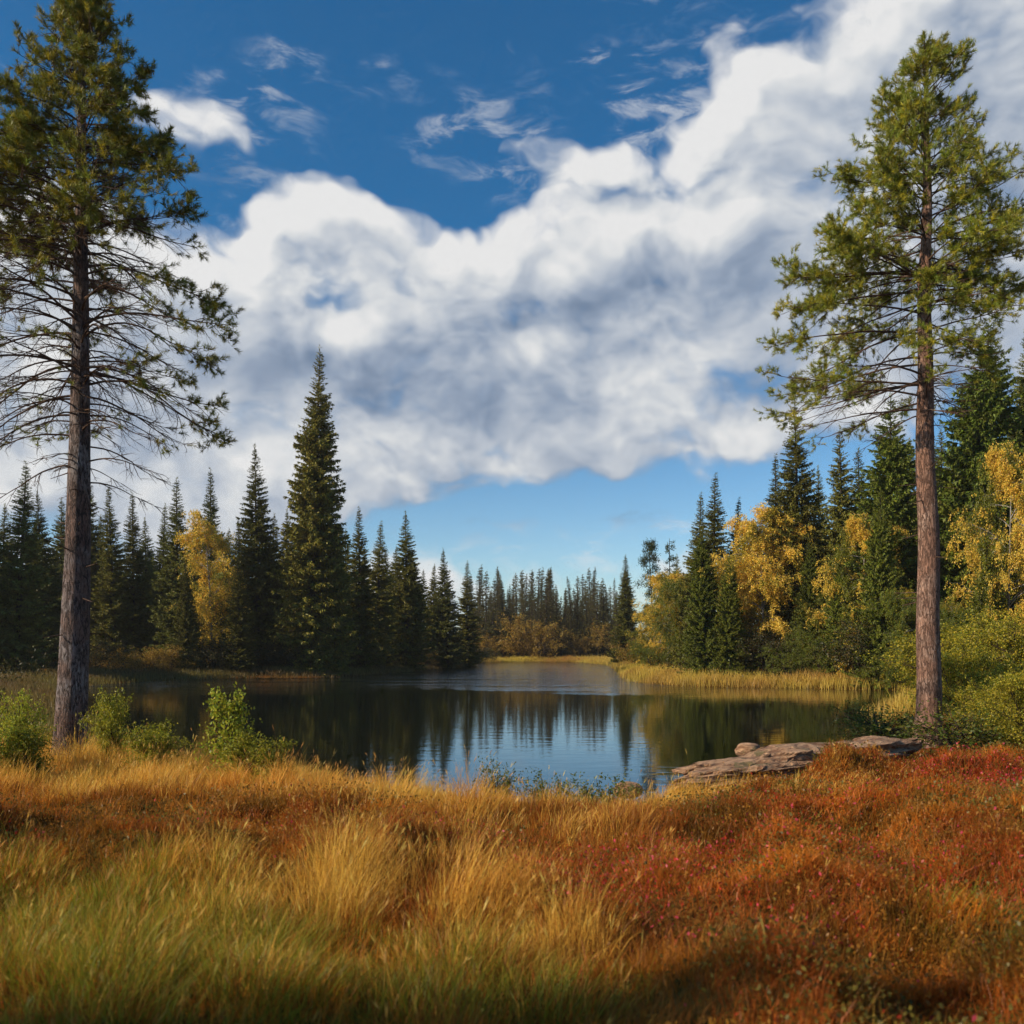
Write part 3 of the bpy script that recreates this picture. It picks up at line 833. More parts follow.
# ------------------------------------------------------------------ birches and bushes of the shores
GOLD = (.90, .58, .085); GRN = (.15, .17, .022)
BI = {
    "gold": broadleaf(31, 11, 2.9, .06, 64, 10, .10, GOLD, (.45, .34, .03), .18, 1.05, M_barkB, tw=12, lpm=30, patch=.33, patchc=(.30, .24, .022)),
    "upright": broadleaf(37, 11, 2.5, .06, 60, 9, .11, (.80, .52, .07), (.36, .31, .03), .25, .7, M_barkB, tw=10, patch=.42, patchc=(.20, .19, .022), limbup=.95),
    "gold2": broadleaf(32, 11, 3.1, .05, 64, 10, .10, (.88, .57, .08), (.55, .42, .04), .2, 1.05, M_barkB, tw=12, lpm=30, patch=.47, patchc=(.20, .20, .018)),
    "olive": broadleaf(33, 10, 3.2, .03, 64, 10, .10, (.14, .165, .020), (.34, .28, .025), .15, .7, M_barkB, tw=12, lpm=30, patch=.38, patchc=(.42, .30, .03)),
    "green": broadleaf(34, 4.5, 2.1, .02, 40, 7, .085, GRN, (.17, .20, .022), .3, .35, None, stems=5, patch=.36, patchc=(.20, .17, .02)),
    "brown": broadleaf(35, 4.0, 2.2, .02, 30, 6, .12, (.34, .20, .036), (.42, .28, .04), .3, .4, None, stems=5, lpm=14),
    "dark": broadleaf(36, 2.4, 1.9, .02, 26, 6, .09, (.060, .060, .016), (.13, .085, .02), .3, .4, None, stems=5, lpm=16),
}
BH = {"gold": 11, "upright": 11, "gold2": 11, "olive": 10, "green": 4.5, "brown": 4., "dark": 2.4}


def put_leafy(px, top, D, kind, name, label, cat, wide=1.0, group=None, rot=None):
    x = (px - 512) / F * D
    zb = float(ground(x, D)) - .05
    s = (CAMZ + (YH - top) / F * D - zb) / BH[kind]
    place(name, BI[kind], x, D, rs.uniform(0, 6.28) if rot is None else rot, s * wide, s, label, cat, group)


for a in [
    (213, 512, 71, "upright", "yellow birch among dark spruces on the left shore", .85),
    (668, 566, 76, "gold2", "leaning mass of a yellow birch at the far end of the right shore", 1.15),
    (682, 572, 70, "olive", "olive leaved birch just right of the farthest yellow birch", .8),
    (764, 500, 60, "gold", "big golden birch hanging over the reeds of the right shore", 1.0),
    (745, 632, 60, "olive", "low olive birch at the left foot of the big golden birch", 1.0),
    (826, 585, 57, "olive", "green birch between the golden birch and the trees left of the red pine", 1.0),
    (862, 505, 54, "gold2", "birch half yellow half green just left of the red pine trunk", .8),
    (905, 585, 50, "olive", "green birch directly behind the red pine trunk", 1.0),
    (1008, 430, 46, "gold2", "tall yellow birch at the right edge of the photo", .62),
    (955, 600, 46, "olive", "dark green birch between the red pine trunk and the rightmost yellow birch", 1.0),
    (652, 600, 84, "gold2", "small yellow birch farthest down the right shore", 1.1),
]:
    put_leafy(a[0], a[1], a[2], a[3], "birch_tree", a[4], "birch", a[5], "birches round the lake")
for a in [
    (636, 632, 90, "brown", "brownish bush at the far corner of the right shore"),
    (700, 632, 66, "green", "bush left of the golden birch above the right shore reeds"),
    (655, 640, 74, "green", "low bush on the point where the right shore bends away"),
    (728, 640, 59, "green", "bush in front of the golden birch on its left side"),
    (765, 636, 58, "dark", "dark low bush below the golden birch"),
    (790, 636, 56, "green", "bush behind the reeds just right of the golden birch"),
    (825, 630, 55, "green", "bush behind the reeds under the half yellow birch, left one"),
    (862, 628, 52, "dark", "dark bush behind the reeds near the red pine trunk"),
    (893, 632, 50, "green", "bush behind the reeds that touches the left side of the red pine trunk"),
    (960, 622, 44, "green", "tall bush just right of the red pine trunk on the shore"),
]:
    put_leafy(a[0], a[1], a[2], a[3], "shore_bush", a[4], "bush", 1.1, "bushes along the right shore")
for i in range(16):
    put_leafy(474 + i * 9.6 + rs.uniform(-4, 4), 630 + rs.uniform(-20, 8), rs.uniform(139, 146), "brown", "autumn_bush",
              "rusty brown bush under the far row of spruces at the end of the lake", "bush", 1.0, "brown bushes at the end of the lake")
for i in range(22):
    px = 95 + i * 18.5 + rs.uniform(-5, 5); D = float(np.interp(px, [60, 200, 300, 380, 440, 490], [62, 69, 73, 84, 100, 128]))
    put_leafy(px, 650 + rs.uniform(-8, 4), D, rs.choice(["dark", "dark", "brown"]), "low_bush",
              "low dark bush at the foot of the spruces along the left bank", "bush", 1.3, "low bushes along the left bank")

# small round-topped pine and a thin dead one at the far end of the right shore
rgx = np.random.default_rng(77)
def small_pine(seed, H, bare):
    rg = np.random.default_rng(seed); tr, cr = MB(), MB(); t = np.linspace(0, 1, 9)
    c = np.stack([.15 * np.sin(t * 5), 0 * t, t * H], 1)
    tubes(tr, c[None], (.10 * (1 - t) + .02)[None], 7)
    nb = 26; s = .55 + .44 * rg.random(nb); az = rg.uniform(0, 6.28, nb); L = rg.uniform(.5, 1.6, nb) * (1.3 - s) * (1.9 if not bare else 1.1)
    p, _ = sample_on(c[None], np.zeros(nb, int), s); d = np.stack([np.cos(az), np.sin(az), .35 + 0 * az], 1)
    P = branch_pts(p, norm(d), L, 5, rg, np.full(nb, .2), np.full(nb, .5), .12); tubes(tr, P, np.full((nb, 1), .025) * (1 - .8 * np.linspace(0, 1, 6)[None]), 4)
    m_ = 160 if not bare else 40
    b = np.repeat(np.arange(nb), m_); q, _ = sample_on(P, b, rg.uniform(.45, 1, len(b)))
    q = q + rg.normal(0, .20 if not bare else .1, q.shape); d = norm(rdir(rg, len(b)) + [0, 0, .5])
    diamonds(cr, q, d, norm(np.cross(d, rdir(rg, len(b)))), .20, .06, jitter_cols(rg, len(b), (.055, .07, .02), .3))
    return {"trunk": tr.mesh("trunk", M_barkS, True), "crown": cr.mesh("crown", M_needle)}
x = (651 - 512) / F * 92; place("pine_tree", small_pine(61, 12.6, False), x, 92, 0, 1, 1, "small round topped pine beyond the farthest birch of the right shore", "pine")
x = (670 - 512) / F * 92; place("pine_tree", small_pine(62, 12.9, True), x, 92, 1, 1, 1, "thin half dead pine with a tiny crown next to the small round topped pine", "pine")

# ------------------------------------------------------------------ the two big pines
# right: reddish trunk; extents of the crown in metres from the trunk by height above its foot
DR = 20.0; XR = (928 - 512) / F * DR; ZR = float(ground(XR, DR))
def hR(py): return (CAMZ + (YH - py) / F * DR) - ZR
HR = hR(43)
RL = [(hR(50), .05), (hR(75), .42), (hR(100), .85), (hR(150), 1.45), (hR(200), 2.1), (hR(240), 2.6), (hR(290), 3.2), (hR(330), 3.9), (hR(365), 3.9), (hR(400), 2.7), (hR(430), 1.9)]
RRt = [(hR(50), .05), (hR(75), .6), (hR(95), 1.2), (hR(150), 1.0), (hR(190), 1.3), (hR(215), 2.1), (hR(260), 2.4), (hR(300), 2.0), (hR(340), 1.5), (hR(400), 1.2), (hR(430), .9)]
def prof(tab, h):
    q = sorted(tab); return float(np.interp(h, [a[0] for a in q], [a[1] for a in q]))
def rad_R(h, az):
    k = (1 + math.cos(az)) / 2; s = abs(math.cos(az))
    v = prof(RRt, h) * k + prof(RL, h) * (1 - k)
    return v * (.82 + .18 * s)
def fol_R(h):
    f = (h - hR(430)) / (HR - hR(430))
    return (float(np.interp(f, [0, .12, .2, .35, .55, .8], [1.1, .92, .66, .5, .25, .0])), float(np.interp(f, [0, .1, .18, .35, .5, 1], [0, .15, .9, 1.0, 1.0, 1.0])))
right = hero_pine(101, HR, .27, lambda z: (.05 * math.sin(z * .55) + .02 * math.sin(z * 1.7) - .005 * z, .04 * math.sin(z * .4 + 1), z), rad_R, hR(425), fol_R, 165,
                  (.25, .265, .026), 1.0, sag_fn=lambda h: float(np.interp((h - hR(430)) / (HR - hR(430)), [0, .4, 1], [.75, .45, 0])),
                  el_fn=lambda h: float(np.interp((h - hR(430)) / (HR - hR(430)), [0, .3, .6, .85, 1], [.10, .12, .35, .75, 1.2])), bark=M_barkR)
place("pine_tree", right, XR, DR, 0, 1, 1, "tall pine with reddish bark at the right, standing by the end of the rock slab", "pine", z=ZR - .05)

DL = 16.0; XL = (69 - 512) / F * DL; ZL = float(ground(XL, DL))
def hL(py): return (CAMZ + (YH - py) / F * DL) - ZL
HL = hL(-6)
LT = [(hL(-18), .08), (hL(0), .2), (hL(30), .50), (hL(60), .75), (hL(95), 1.0), (hL(160), 1.8), (hL(205), 2.2), (hL(240), 2.75), (hL(280), 2.2), (hL(350), 2.55), (hL(390), 2.3), (hL(430), 1.7), (hL(475), 1.4)]
def rad_L(h, az):
    v = prof(LT, h)
    return v * (.85 + .15 * abs(math.cos(az))) * (1.08 if math.cos(az) < 0 else 1)
def fol_L(h):
    f = (h - hL(480)) / (HL - hL(480))
    return (float(np.interp(f, [0, .1, .35, .5, .62, .75, .9], [1.05, .93, .80, .62, .40, .12, .0])), float(np.interp(f, [0, .1, .22, .4, .6, .75, 1], [.02, .05, .30, .25, .6, .9, 1.])))
left = hero_pine(202, HL, .25, lambda z: (.024 * z + .05 * math.sin(z * .35), .02 * math.sin(z * .4), z), rad_L, hL(482), fol_L, 210,
                 (.205, .205, .024), 1.0, sag_fn=lambda h: float(np.interp((h - hL(480)) / (HL - hL(480)), [0, .5, .8, 1], [1.25, .9, .4, 0])),
                 el_fn=lambda h: float(np.interp((h - hL(480)) / (HL - hL(480)), [0, .3, .6, .85, 1], [.25, .35, .35, .6, 1.2])), bark=M_barkG, fine=1.5, sec=.15, lvar=(.45, 1.08), cth=.44)
place("pine_tree", left, XL, DL, 0, 1, 1, "tall pine at the left with grey lower trunk and many bare drooping branches", "pine", z=ZL - .05)

# ------------------------------------------------------------------ rock slab, stones
m, n = mat("rock")
tcn = n.new("ShaderNodeTexCoord")
co = tcn.outputs["Object"]
st = n.noise(n.vmath("MULTIPLY", co, (1.2, 2.4, 7)), 2.2, 6, .65, .6)
fn = n.noise(co, 16, 6, .7)
c = n.mix(n.ss(st, .35, .65), (.22, .10, .045, 1), (.60, .35, .19, 1))
c = n.mix(n.ss(fn, .55, .72), c, (.09, .065, .045, 1))
c = n.mix(n.ss(n.noise(co, 2.4, 5, .7), .56, .64, 0, .8), c, (.16, .13, .045, 1))
b = n.new("ShaderNodeBsdfPrincipled"); n.put(b.inputs["Base Color"], c); b.inputs["Roughness"].default_value = .85
bp = n.new("ShaderNodeBump"); bp.inputs["Strength"].default_value = 1; bp.inputs["Distance"].default_value = .12
n.put(bp.inputs["Height"], n.math("ADD", st, n.math("MULTIPLY", fn, .4))); n.put(b.inputs["Normal"], bp.outputs[0])
n.put(n.new("ShaderNodeOutputMaterial").inputs[0], b.outputs[0])
M_rock = m


def rock_mesh(seed, sx, sy, sz, rough=.25, nu=90, nv=40, strata=0):
    u = np.linspace(0, 2 * math.pi, nu, endpoint=False); v = np.linspace(-1, 1, nv)
    Uq, Vq = np.meshgrid(u, v)
    rr = np.sqrt(1 - np.abs(Vq) ** 3.2 * .999)
    xx = np.cos(Uq) * rr; yy = np.sin(Uq) * rr; zz = Vq
    nzv = fbm(xx * 2 + 5 + zz, yy * 2 + zz * 1.5, seed, 5) - .5
    k = 1 + rough * 1.6 * nzv
    xx = xx * k; yy = yy * k
    if strata:
        xx = xx + .05 * (fbm(xx * 9, yy * 9 + zz * 6, seed + 20, 4) - .5); zz = zz + .22 * (fbm(xx * 7, yy * 5, seed + 21, 5) - .5)
        zz = zz * (1 + .55 * (fbm(xx * 4.5, yy * 1.6, seed + 3, 4) - .5) * 2)
        led = np.floor((zz + .2 * fbm(xx * 3, yy * 3, seed + 9)) * strata) / strata
        zz = zz * .55 + led * .45
        yy = yy * (1 + .12 * np.sin(zz * 9 + xx * 3))
    mbb = MB(); ix = np.arange(nu * nv).reshape(nv, nu)
    mbb.add(np.stack([xx * sx, yy * sy, zz * sz], -1), np.stack([ix[:-1], np.roll(ix[:-1], -1, 1), np.roll(ix[1:], -1, 1), ix[1:]], -1).reshape(-1, 4))
    mbb.f.append(np.array([ix[-1]])); mbb.f.append(np.array([ix[0][::-1]]))
    return mbb.mesh("rock", M_rock, False)


rk = obj("rock_slab", rock_mesh(4, 2.95, .85, .30, .35, 520, 110, 4), label="long flat layered brown rock slab on the near shore left of the reddish pine", category="rock")
rk.location = (5.22, 16.2, .38); rk.rotation_euler = (R(-5), R(-2), R(33))
rk = obj("boulder", rock_mesh(7, .24, .20, .15, .3, 40, 20), label="small dark boulder rising behind the long rock slab", category="rock")
rk.location = ((748 - 512) / F * 17.8, 17.8, .42)
rk = obj("pale_stone", rock_mesh(9, .20, .16, .13, .3, 30, 16), label="small pale stone at the water's edge left of the long rock slab", category="rock")
rk.location = ((628 - 512) / F * 13.4, 13.4, .34)

# ------------------------------------------------------------------ near bushes and seedlings
YG = (.40, .38, .032)
near = {
    "b1": broadleaf(51, 1.9, .75, .05, 26, 5, .075, YG, (.26, .30, .03), .35, .1, None, stems=6, tw=6, lpm=24, limbup=.9, rtrunk=.007),
    "b2": broadleaf(52, 1.7, .80, .05, 30, 5, .07, (.24, .24, .022), (.42, .36, .03), .3, .1, None, stems=6, tw=8, lpm=34, limbup=.9, rtrunk=.007),
    "sap": broadleaf(53, 1.5, .42, .05, 20, 4, .075, YG, (.24, .30, .03), .35, .0, None, stems=2, tw=5, lpm=22, limbup=1.0, rtrunk=.007),
    "tiny": broadleaf(54, .5, .26, .05, 16, 4, .035, (.10, .13, .02), (.22, .18, .03), .3, .1, None, stems=4, tw=4, lpm=38, limbup=.9, rtrunk=.008),
    "big": broadleaf(55, 3.0, 1.5, .03, 44, 7, .065, (.24, .23, .020), (.50, .38, .03), .4, .3, None, stems=7, tw=9, lpm=30, limbup=.8, rtrunk=.006),
}
for px, base_y, D, kind, s, w, name, label, cat in [
    (22, 0, 14.2, "b1", .62, .66, "leafy_shrub", "yellow green shrub at the left edge, left of the grey pine's foot", "shrub"),
    (28, 0, 13.0, "b2", .42, 1.0, "leafy_shrub", "low green shrub before the shrub left of the grey pine", "shrub"),
    (112, 0, 15.3, "b2", .62, .6, "leafy_shrub", "darker green shrub touching the right side of the grey pine's foot", "shrub"),
    (-15, 0, 12.6, "b1", .5, 1.0, "leafy_shrub", "low yellow green shrub cut by the left edge of the photo", "shrub"),
    (238, 0, 12.9, "sap", .80, .80, "sapling", "bright green sapling standing alone in the grass right of the grey pine", "sapling"),
    (262, 0, 12.4, "b2", .42, 1.1, "leafy_shrub", "knee high green shrub at the right foot of the bright green sapling", "shrub"),
    (150, 0, 13.6, "b2", .40, 1.2, "leafy_shrub", "low green shrub in the grass midway between the grey pine and the sapling", "shrub"),
    (497, 0, 13.2, "tiny", 1.15, .7, "seedling", "thin little plant at the water's edge, leftmost of three on the near shore", "seedling"),
    (549, 0, 12.3, "tiny", .95, 1.0, "seedling", "round little plant at the water's edge, middle of three on the near shore", "seedling"),
    (606, 0, 12.7, "tiny", .9, 1.4, "seedling", "wide little plant at the water's edge, rightmost of three on the near shore", "seedling"),
    (990, 0, 19.0, "big", .48, 1.1, "leafy_shrub", "yellow green shrub right behind the foot of the reddish pine", "shrub"),
    (1035, 0, 17.5, "big", .55, 1.0, "leafy_shrub", "large leafy shrub cut by the right edge of the photo", "shrub"),
    (965, 0, 25.0, "big", .75, 1.1, "leafy_shrub", "tall shrub on the shore a little behind and right of the reddish pine", "shrub"),
    (1010, 0, 29.0, "big", .95, 1.1, "leafy_shrub", "tallest shrub at the right edge under the yellow birch", "shrub"),
    (880, 0, 22.0, "tiny", 1.5, 1.8, "leafy_shrub", "small shrub at the waterline left of the reddish pine's foot", "shrub"),
    (960, 0, 18.0, "tiny", 1.6, 1.5, "leafy_shrub", "small shrub leaning against the right side of the reddish pine's foot", "shrub"),
    (948, 0, 34.0, "big", 1.1, 1.3, "leafy_shrub", "dense shrub behind the reddish pine's trunk on the lake's right end", "shrub"),
]:
    x = (px - 512) / F * D
    place(name, near[kind], x, D, rs.uniform(0, 6.28), s * w, s, label, cat, "leafy shrubs on the near shore" if name == "leafy_shrub" else ("seedlings at the water's edge" if name == "seedling" else None), dz=-.03)

# ------------------------------------------------------------------ ground cover
rg = np.random.default_rng(9)


def scatter(n_, y0, y1, k=.64, pad=1.6, pw=1.0):
    y = y0 + (y1 - y0) * rg.random(n_) ** pw
    x = rg.uniform(-1, 1, n_) * (k * y + pad)
    return x, y


def gz(px, py):
    """ground point seen at a picture position, for laying out the patches"""
    D = 8.0
    for _ in range(30): D = (CAMZ - (1.02 - .046 * min(max(D, 2), 17))) * F / max(py - YH, 30)
    return (px - 512) / F * D, D


def patch_w(x, y, items):
    w = np.zeros_like(x)
    for px, py, rx, ry, a in items:
        cx, cy = gz(px, py)
        w = np.maximum(w, a * np.exp(-(((x - cx) / rx) ** 2 + ((y - cy) / ry) ** 2)))
    return w


TUFT = [(215, 905, .55, .45, .6), (310, 915, .62, .55, 1.0), (380, 905, .4, .5, .8), (485, 930, .48, .5, .9), (580, 960, .40, .40, .7), (600, 800, 1.2, 1.2, .6), (420, 820, 1.5, 1.3, .8),
        (300, 800, 1.5, 1.5, .7), (700, 790, .8, 1.0, .6), (640, 800, 1.4, 1.3, .8), (30, 760, 1.5, 1.2, .5)]
GREEN = [(90, 930, 1.0, .8, 1.0), (150, 1000, 1.1, .8, .95), (380, 1010, .6, .45, .7), (520, 1010, .45, .35, .75), (1005, 955, .45, .45, 1.0), (0, 1020, 1.0, .8, .9), (250, 980, .5, .5, .6), (60, 790, 1.0, .8, .5)]
RED = [(560, 885, .6, .5, .8), (690, 880, .7, .8, .9), (790, 870, .8, .9, .7), (1010, 800, 1.1, 1.2, 1.0), (620, 920, .6, .5, .9), (860, 830, 1.0, 1.0, .7), (20, 850, .8, .7, .8), (470, 850, .5, .5, .7), (740, 950, .6, .5, .6), (930, 900, .6, .6, .6)]


def make_grass(n_):
    x, y = scatter(n_, 3.0, 19.5)
    d = lake_sd(x, y)
    k = d > -.05; x, y = x[k], y[k]; d = d[k]
    z = ground(x, y); n_ = len(x)
    hw = heath_w(x, y); tf = patch_w(x, y, TUFT); gr = patch_w(x, y, GREEN)
    shore = sstep(10.2, 12.2, y) * sstep(5.5, 2.5, x - .15 * y)
    tf = np.maximum(tf, shore * .85)
    cl = fbm(x * 1.7, y * 1.7, 40, 3); cl2 = fbm(x * 5, y * 5, 44, 2)
    gold = np.clip(tf ** 1.5 * 1.1 + .5 * (cl - .55) * 2, 0, 1); green = np.clip(gr * 1.1 + .5 * (cl2 - .5), 0, 1) * (gr > .12)
    r = rg.random(n_)
    tot = gold + green + .45 + hw * .5
    isg = r < .85 * green / tot; isG = (~isg) & (r < (green + gold) / tot); rest = ~(isg | isG)
    # thin the sparse areas so the heath shows
    keep = rg.random(n_) < np.where(rest, .55 - .35 * hw, 1.0) * (.55 + .7 * cl2) * (1 - .75 * (hw * (1 - np.maximum(gold, green))))
    x, y, z, isg, isG, rest, cl, cl2, hw, gold, tf, d = [a[keep] for a in (x, y, z, isg, isG, rest, cl, cl2, hw, gold, tf, d)]
    n_ = len(x)
    H = np.where(isG, rg.uniform(.26, .56, n_) * (.60 + .75 * np.clip(tf, 0, 1) ** 1.5), np.where(isg, rg.uniform(.18, .36, n_), rg.uniform(.12, .30, n_)))
    # tussocks: blades stand taller at the heart of each clump and lean outwards
    cs = np.where(y > 9, .85, .72); gx = x / cs; gy = y / cs
    bx = np.zeros(n_); by = np.zeros(n_); bd = np.full(n_, 9.)
    for oi in (-1, 0, 1):
        for oj in (-1, 0, 1):
            ci = np.floor(gx) + oi; cj = np.floor(gy) + oj
            jx = ci + .15 + .7 * vnoise(ci * 1.0 + .01, cj * 1.0 + .01, 301); jy = cj + .15 + .7 * vnoise(ci + .01, cj + .01, 302)
            dd = np.hypot(gx - jx, gy - jy); kk_ = dd < bd
            bd = np.where(kk_, dd, bd); bx = np.where(kk_, gx - jx, bx); by = np.where(kk_, gy - jy, by)
    H *= (.42 + .95 * np.exp(-(bd / .40) ** 2)) * (.50 + .9 * cl)
    H *= np.where(y > 10.5, .80, 1)
    H *= np.where(d < .8, .8, 1)
    H *= 1 - .72 * sstep(2.4, 3.6, x) * sstep(11.0, 13.2, y)          # short turf round the rock slab
    H *= 1 - .35 * np.exp(-((x + 1.) / 3) ** 2) * sstep(11.5, 13, y)
    W = np.where(isg, .0038, .0032) * (1 + np.clip(y - 5, 0, 20) * .10) * rg.uniform(.7, 1.4, n_)
    lx = bx * 1.1 + .25 + rg.normal(0, .48, n_); ly = by * 1.1 + rg.normal(0, .48, n_)
    az = np.arctan2(ly, lx)
    bend = np.clip(.12 + .42 * np.hypot(lx, ly) + rg.normal(0, .1, n_), .02, 1.0) + np.where(isg, .12, 0)
    C = np.where(isG[:, None], [.72, .375, .058], np.where(isg[:, None], [.19, .215, .018], [.33, .125, .016]))
    mixn = (fbm(x * .8 + 11, y * .8, 70, 3)[:, None] - .5) * 1.6
    C = C * (1 + .35 * rg.uniform(-1, 1, (n_, 1))) * (1 + np.array([.0, -.14, -.2]) * mixn * 2 * (isG | rest)[:, None])
    tip = np.where(isG[:, None], C * [1.3, 1.25, 1.3], np.where(isg[:, None], C * [1.5, 1.25, 1.1], C * [1.2, 1.1, 1]))
    C = np.clip(C, .005, .9); tip = np.clip(tip, .005, .9)
    B = np.stack([x, y, z - .02], 1)
    mb = MB()
    blades(mb, rg, B, H, W, az, bend, C, tip, 3)
    # seed heads
    k = (isG | (rest & (rg.random(n_) < .2))) & (rg.random(n_) < .07)
    ld = np.stack([np.cos(az[k]), np.sin(az[k]), 0 * az[k]], 1)
    hh = H[k] * 1.22; bb = bend[k] * .8
    blades(mb, rg, B[k], hh, W[k] * .45, az[k], bb, C[k], tip[k], 3)
    tp = B[k] + np.array([0, 0, 1.]) * (hh * (1 - .22 * bb))[:, None] + ld * (hh * bb)[:, None]
    dr = norm(np.array([0, 0, 1.]) + ld * (1.6 * bb)[:, None])
    ln = rg.uniform(.05, .11, k.sum())
    for q in range(3):
        d3 = norm(dr + rdir(rg, k.sum()) * .18)
        diamonds(mb, tp - dr * (ln * .8)[:, None], d3, norm(np.cross(d3, rdir(rg, k.sum()))), ln, .0032 * (1 + .04 * y[k]), np.clip(tip[k] * [1.05, 1.1, 1.6], 0, .9))
    print("grass", n_)
    return mb.mesh("grass", M_grass)


obj("tall_grass", make_grass(560000), kind="stuff", label="golden and green tall grass growing over the near shore", category="grass")


def make_heath(n_, n_leaf):
    x, y = scatter(n_, 3.0, 19)
    d = lake_sd(x, y); hw = heath_w(x, y)
    k = (d > .2) & (rg.random(n_) < np.maximum(hw, .18)); x, y, hw = x[k], y[k], hw[k]; n_ = len(x)
    z = ground(x, y); red = patch_w(x, y, RED)
    c1 = fbm(x * 1.1 + 4, y * 1.1, 90, 3); c2 = fbm(x * 3.5, y * 3.5, 95, 3)
    H = rg.uniform(.07, .20, n_) * (.6 + .9 * c2) * (1 + .3 * (rg.random(n_) < .08))
    W = .0045 * (1 + np.clip(y - 5, 0, 20) * .11) * rg.uniform(.7, 1.5, n_)
    rust = np.array([.36, .090, .012]); orange = np.array([.58, .20, .020]); olive = np.array([.17, .10, .014]); redc = np.array([.58, .045, .022])
    w1 = sstep(.38, .62, c1)[:, None]
    C = rust * (1 - w1) + orange * w1
    k2 = (sstep(.48, .70, c2) * .8)[:, None]; C = C * (1 - k2) + olive * k2
    kr = (np.clip(red, 0, 1) * .6 * (rg.random(n_) < .6))[:, None]; C = C * (1 - kr) + redc * kr
    C = np.clip(C * (1 + .4 * rg.uniform(-1, 1, (n_, 1))), .004, .9)
    mb = MB()
    az = rg.uniform(0, 6.28, n_)
    blades(mb, rg, np.stack([x, y, z - .02], 1), H, W, az, rg.uniform(.1, .9, n_), C, np.clip(C * 1.2, 0, .9), 2)
    # small leaves
    x, y = scatter(n_leaf, 3.0, 19)
    d = lake_sd(x, y); hw = heath_w(x, y); red = patch_w(x, y, RED)
    k = (d > .2) & (rg.random(n_leaf) < np.maximum(hw * .9, red)); x, y, red = x[k], y[k], red[k]; nn = len(x)
    z = ground(x, y)
    c1 = fbm(x * 1.3 + 30, y * 1.3, 60, 3); c2 = fbm(x * 3.5, y * 3.5, 95, 3)
    B = np.stack([x, y, z + rg.uniform(.02, .20, nn) * (.6 + .8 * c2)], 1)
    isr = rg.random(nn) < np.clip(red * .9, .02, .75)
    C = np.where(isr[:, None], np.where(rg.random((nn, 1)) < .35, [.62, .07, .10], [.50, .05, .02]), np.where(c1[:, None] > .5, [.34, .15, .02], [.17, .13, .022]))
    C = np.clip(C * (1 + .35 * rg.uniform(-1, 1, (nn, 1))), .004, .9)
    dr = norm(rdir(rg, nn) + [0, 0, .7]); ln = rg.uniform(.012, .032, nn) * (1 + np.clip(y - 5, 0, 20) * .06)
    diamonds(mb, B, dr, norm(np.cross(dr, rdir(rg, nn))), ln, ln * .6, C)
    print("heath", n_, nn)
    return mb.mesh("heath", M_grass)


obj("heath_cover", make_heath(700000, 260000), kind="stuff", label="rust orange and red low heath covering the ground of the near shore", category="heath")


def shore_reeds(n_, pts, wdt, Hm, C0, wd=.03):
    P = np.array(pts, float); seg = np.hypot(*np.diff(P, axis=0).T); cum = np.concatenate([[0], np.cumsum(seg)])
    s = rg.random(n_) * cum[-1]
    x = np.interp(s, cum, P[:, 0]) + rg.normal(0, wdt, n_); y = np.interp(s, cum, P[:, 1]) + rg.normal(0, wdt, n_)
    d = lake_sd(x, y); k = (d > -.6 - 1.2 * fbm(x * .5, y * .5, 7)) & (d < 7); x, y = x[k], y[k]; nn = len(x)
    z = np.maximum(ground(x, y), -.25)
    cl = fbm(x * .5, y * .5, 33, 3)
    H = Hm * rg.uniform(.5, 1.15, nn) * (.45 + 1.1 * cl)
    C = np.array(C0)[None] * (1 + .35 * rg.uniform(-1, 1, (nn, 1))) * (1 + .9 * (fbm(x * .35, y * .35, 50, 3)[:, None] - .5) * np.array([.4, 1.0, .3]))
    mb = MB(); blades(mb, rg, np.stack([x, y, z], 1), H, np.full(nn, wd), rg.uniform(0, 6.28, nn), rg.uniform(.05, .4, nn), np.clip(C, 0.01, .9), np.clip(C * 1.2, 0, .9), 2)
    return mb.mesh("reeds", M_grass)


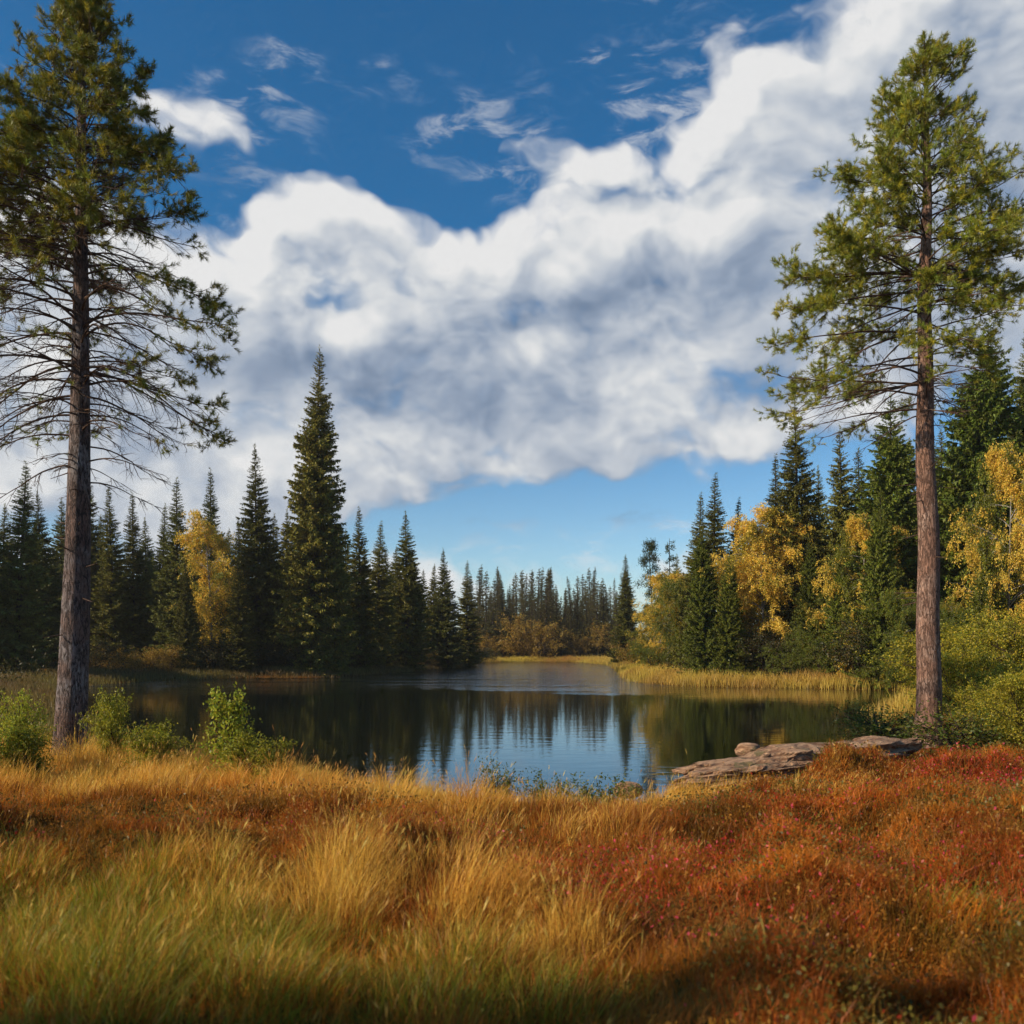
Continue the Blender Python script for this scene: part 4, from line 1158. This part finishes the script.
obj("shore_reeds", shore_reeds(60000, [(14, 30), (17, 36), (22, 44), (25, 50), (18, 52.5), (12, 55), (10, 60), (10.5, 70), (12.5, 90), (14, 112), (11, 134), (3, 139), (-6, 134)], 1.0, .62, (.50, .33, .060), .03),
    kind="stuff", label="golden reeds along the right shore and end of the lake", category="reeds")
obj("bank_grass", shore_reeds(45000, [(-9, 20), (-12, 23), (-15, 28), (-21, 38), (-27.5, 52), (-28, 62), (-22, 68), (-15, 72), (-11, 85), (-8.5, 104), (-7, 125)], 1.2, .45, (.18, .125, .035), .035),
    kind="stuff", label="short pale grass along the dark left bank", category="grass")


def understory(n_):
    """low leafy cover of the forest floor on both banks"""
    x = rg.uniform(-62, 62, n_); y = rg.uniform(24, 122, n_)
    d = lake_sd(x, y)
    k = (d > 1.5) & (d < 24) & (fbm(x * .3, y * .3, 71, 3) > .40); x, y = x[k], y[k]; nn = len(x)
    cl = fbm(x * .55, y * .55, 72, 3)
    B = np.stack([x, y, ground(x, y) + rg.random(nn) ** 1.5 * 1.7 * sstep(.35, .8, cl)], 1)
    C = np.where((fbm(x * .15, y * .15, 73)[:, None] > .5) & (x[:, None] > 0), [.13, .15, .02], [.075, .062, .018]) * (1 + .4 * rg.uniform(-1, 1, (nn, 1)))
    dr = norm(rdir(rg, nn) + [0, 0, .5])
    mb = MB(); diamonds(mb, B, dr, norm(np.cross(dr, rdir(rg, nn))), rg.uniform(.10, .24, nn), .10, C)
    return mb.mesh("undergrowth", M_leaf)


obj("forest_undergrowth", understory(300000), kind="stuff", label="low leafy undergrowth on the forest floor of both shores", category="undergrowth")
print("objects", len(bpy.data.objects))

# ------------------------------------------------------------------ haze over the lake
m, n = mat("haze")
v = n.new("ShaderNodeVolumePrincipled"); v.inputs["Color"].default_value = (1, .97, .93, 1); v.inputs["Density"].default_value = .00022
v.inputs["Anisotropy"].default_value = .2
n.t.links.new(v.outputs[0], n.new("ShaderNodeOutputMaterial").inputs["Volume"])
mb = MB()
zt = 31.0; zb = float(GZ.min()) - 1; a_, b_ = 4200, 4200
V = [(-a_, -a_, zb), (a_, -a_, zb), (a_, b_, zb), (-a_, b_, zb), (-a_, -a_, zt), (a_, -a_, zt), (a_, b_, zt), (-a_, b_, zt)]
mb.add(V, [[3, 2, 1, 0], [4, 5, 6, 7], [0, 1, 5, 4], [1, 2, 6, 5], [2, 3, 7, 6], [3, 0, 4, 7]])
obj("haze", mb.mesh("haze", m), kind="stuff", label="thin pale haze over the lake and forest", category="haze")
sc.cycles.volume_bounces = 0
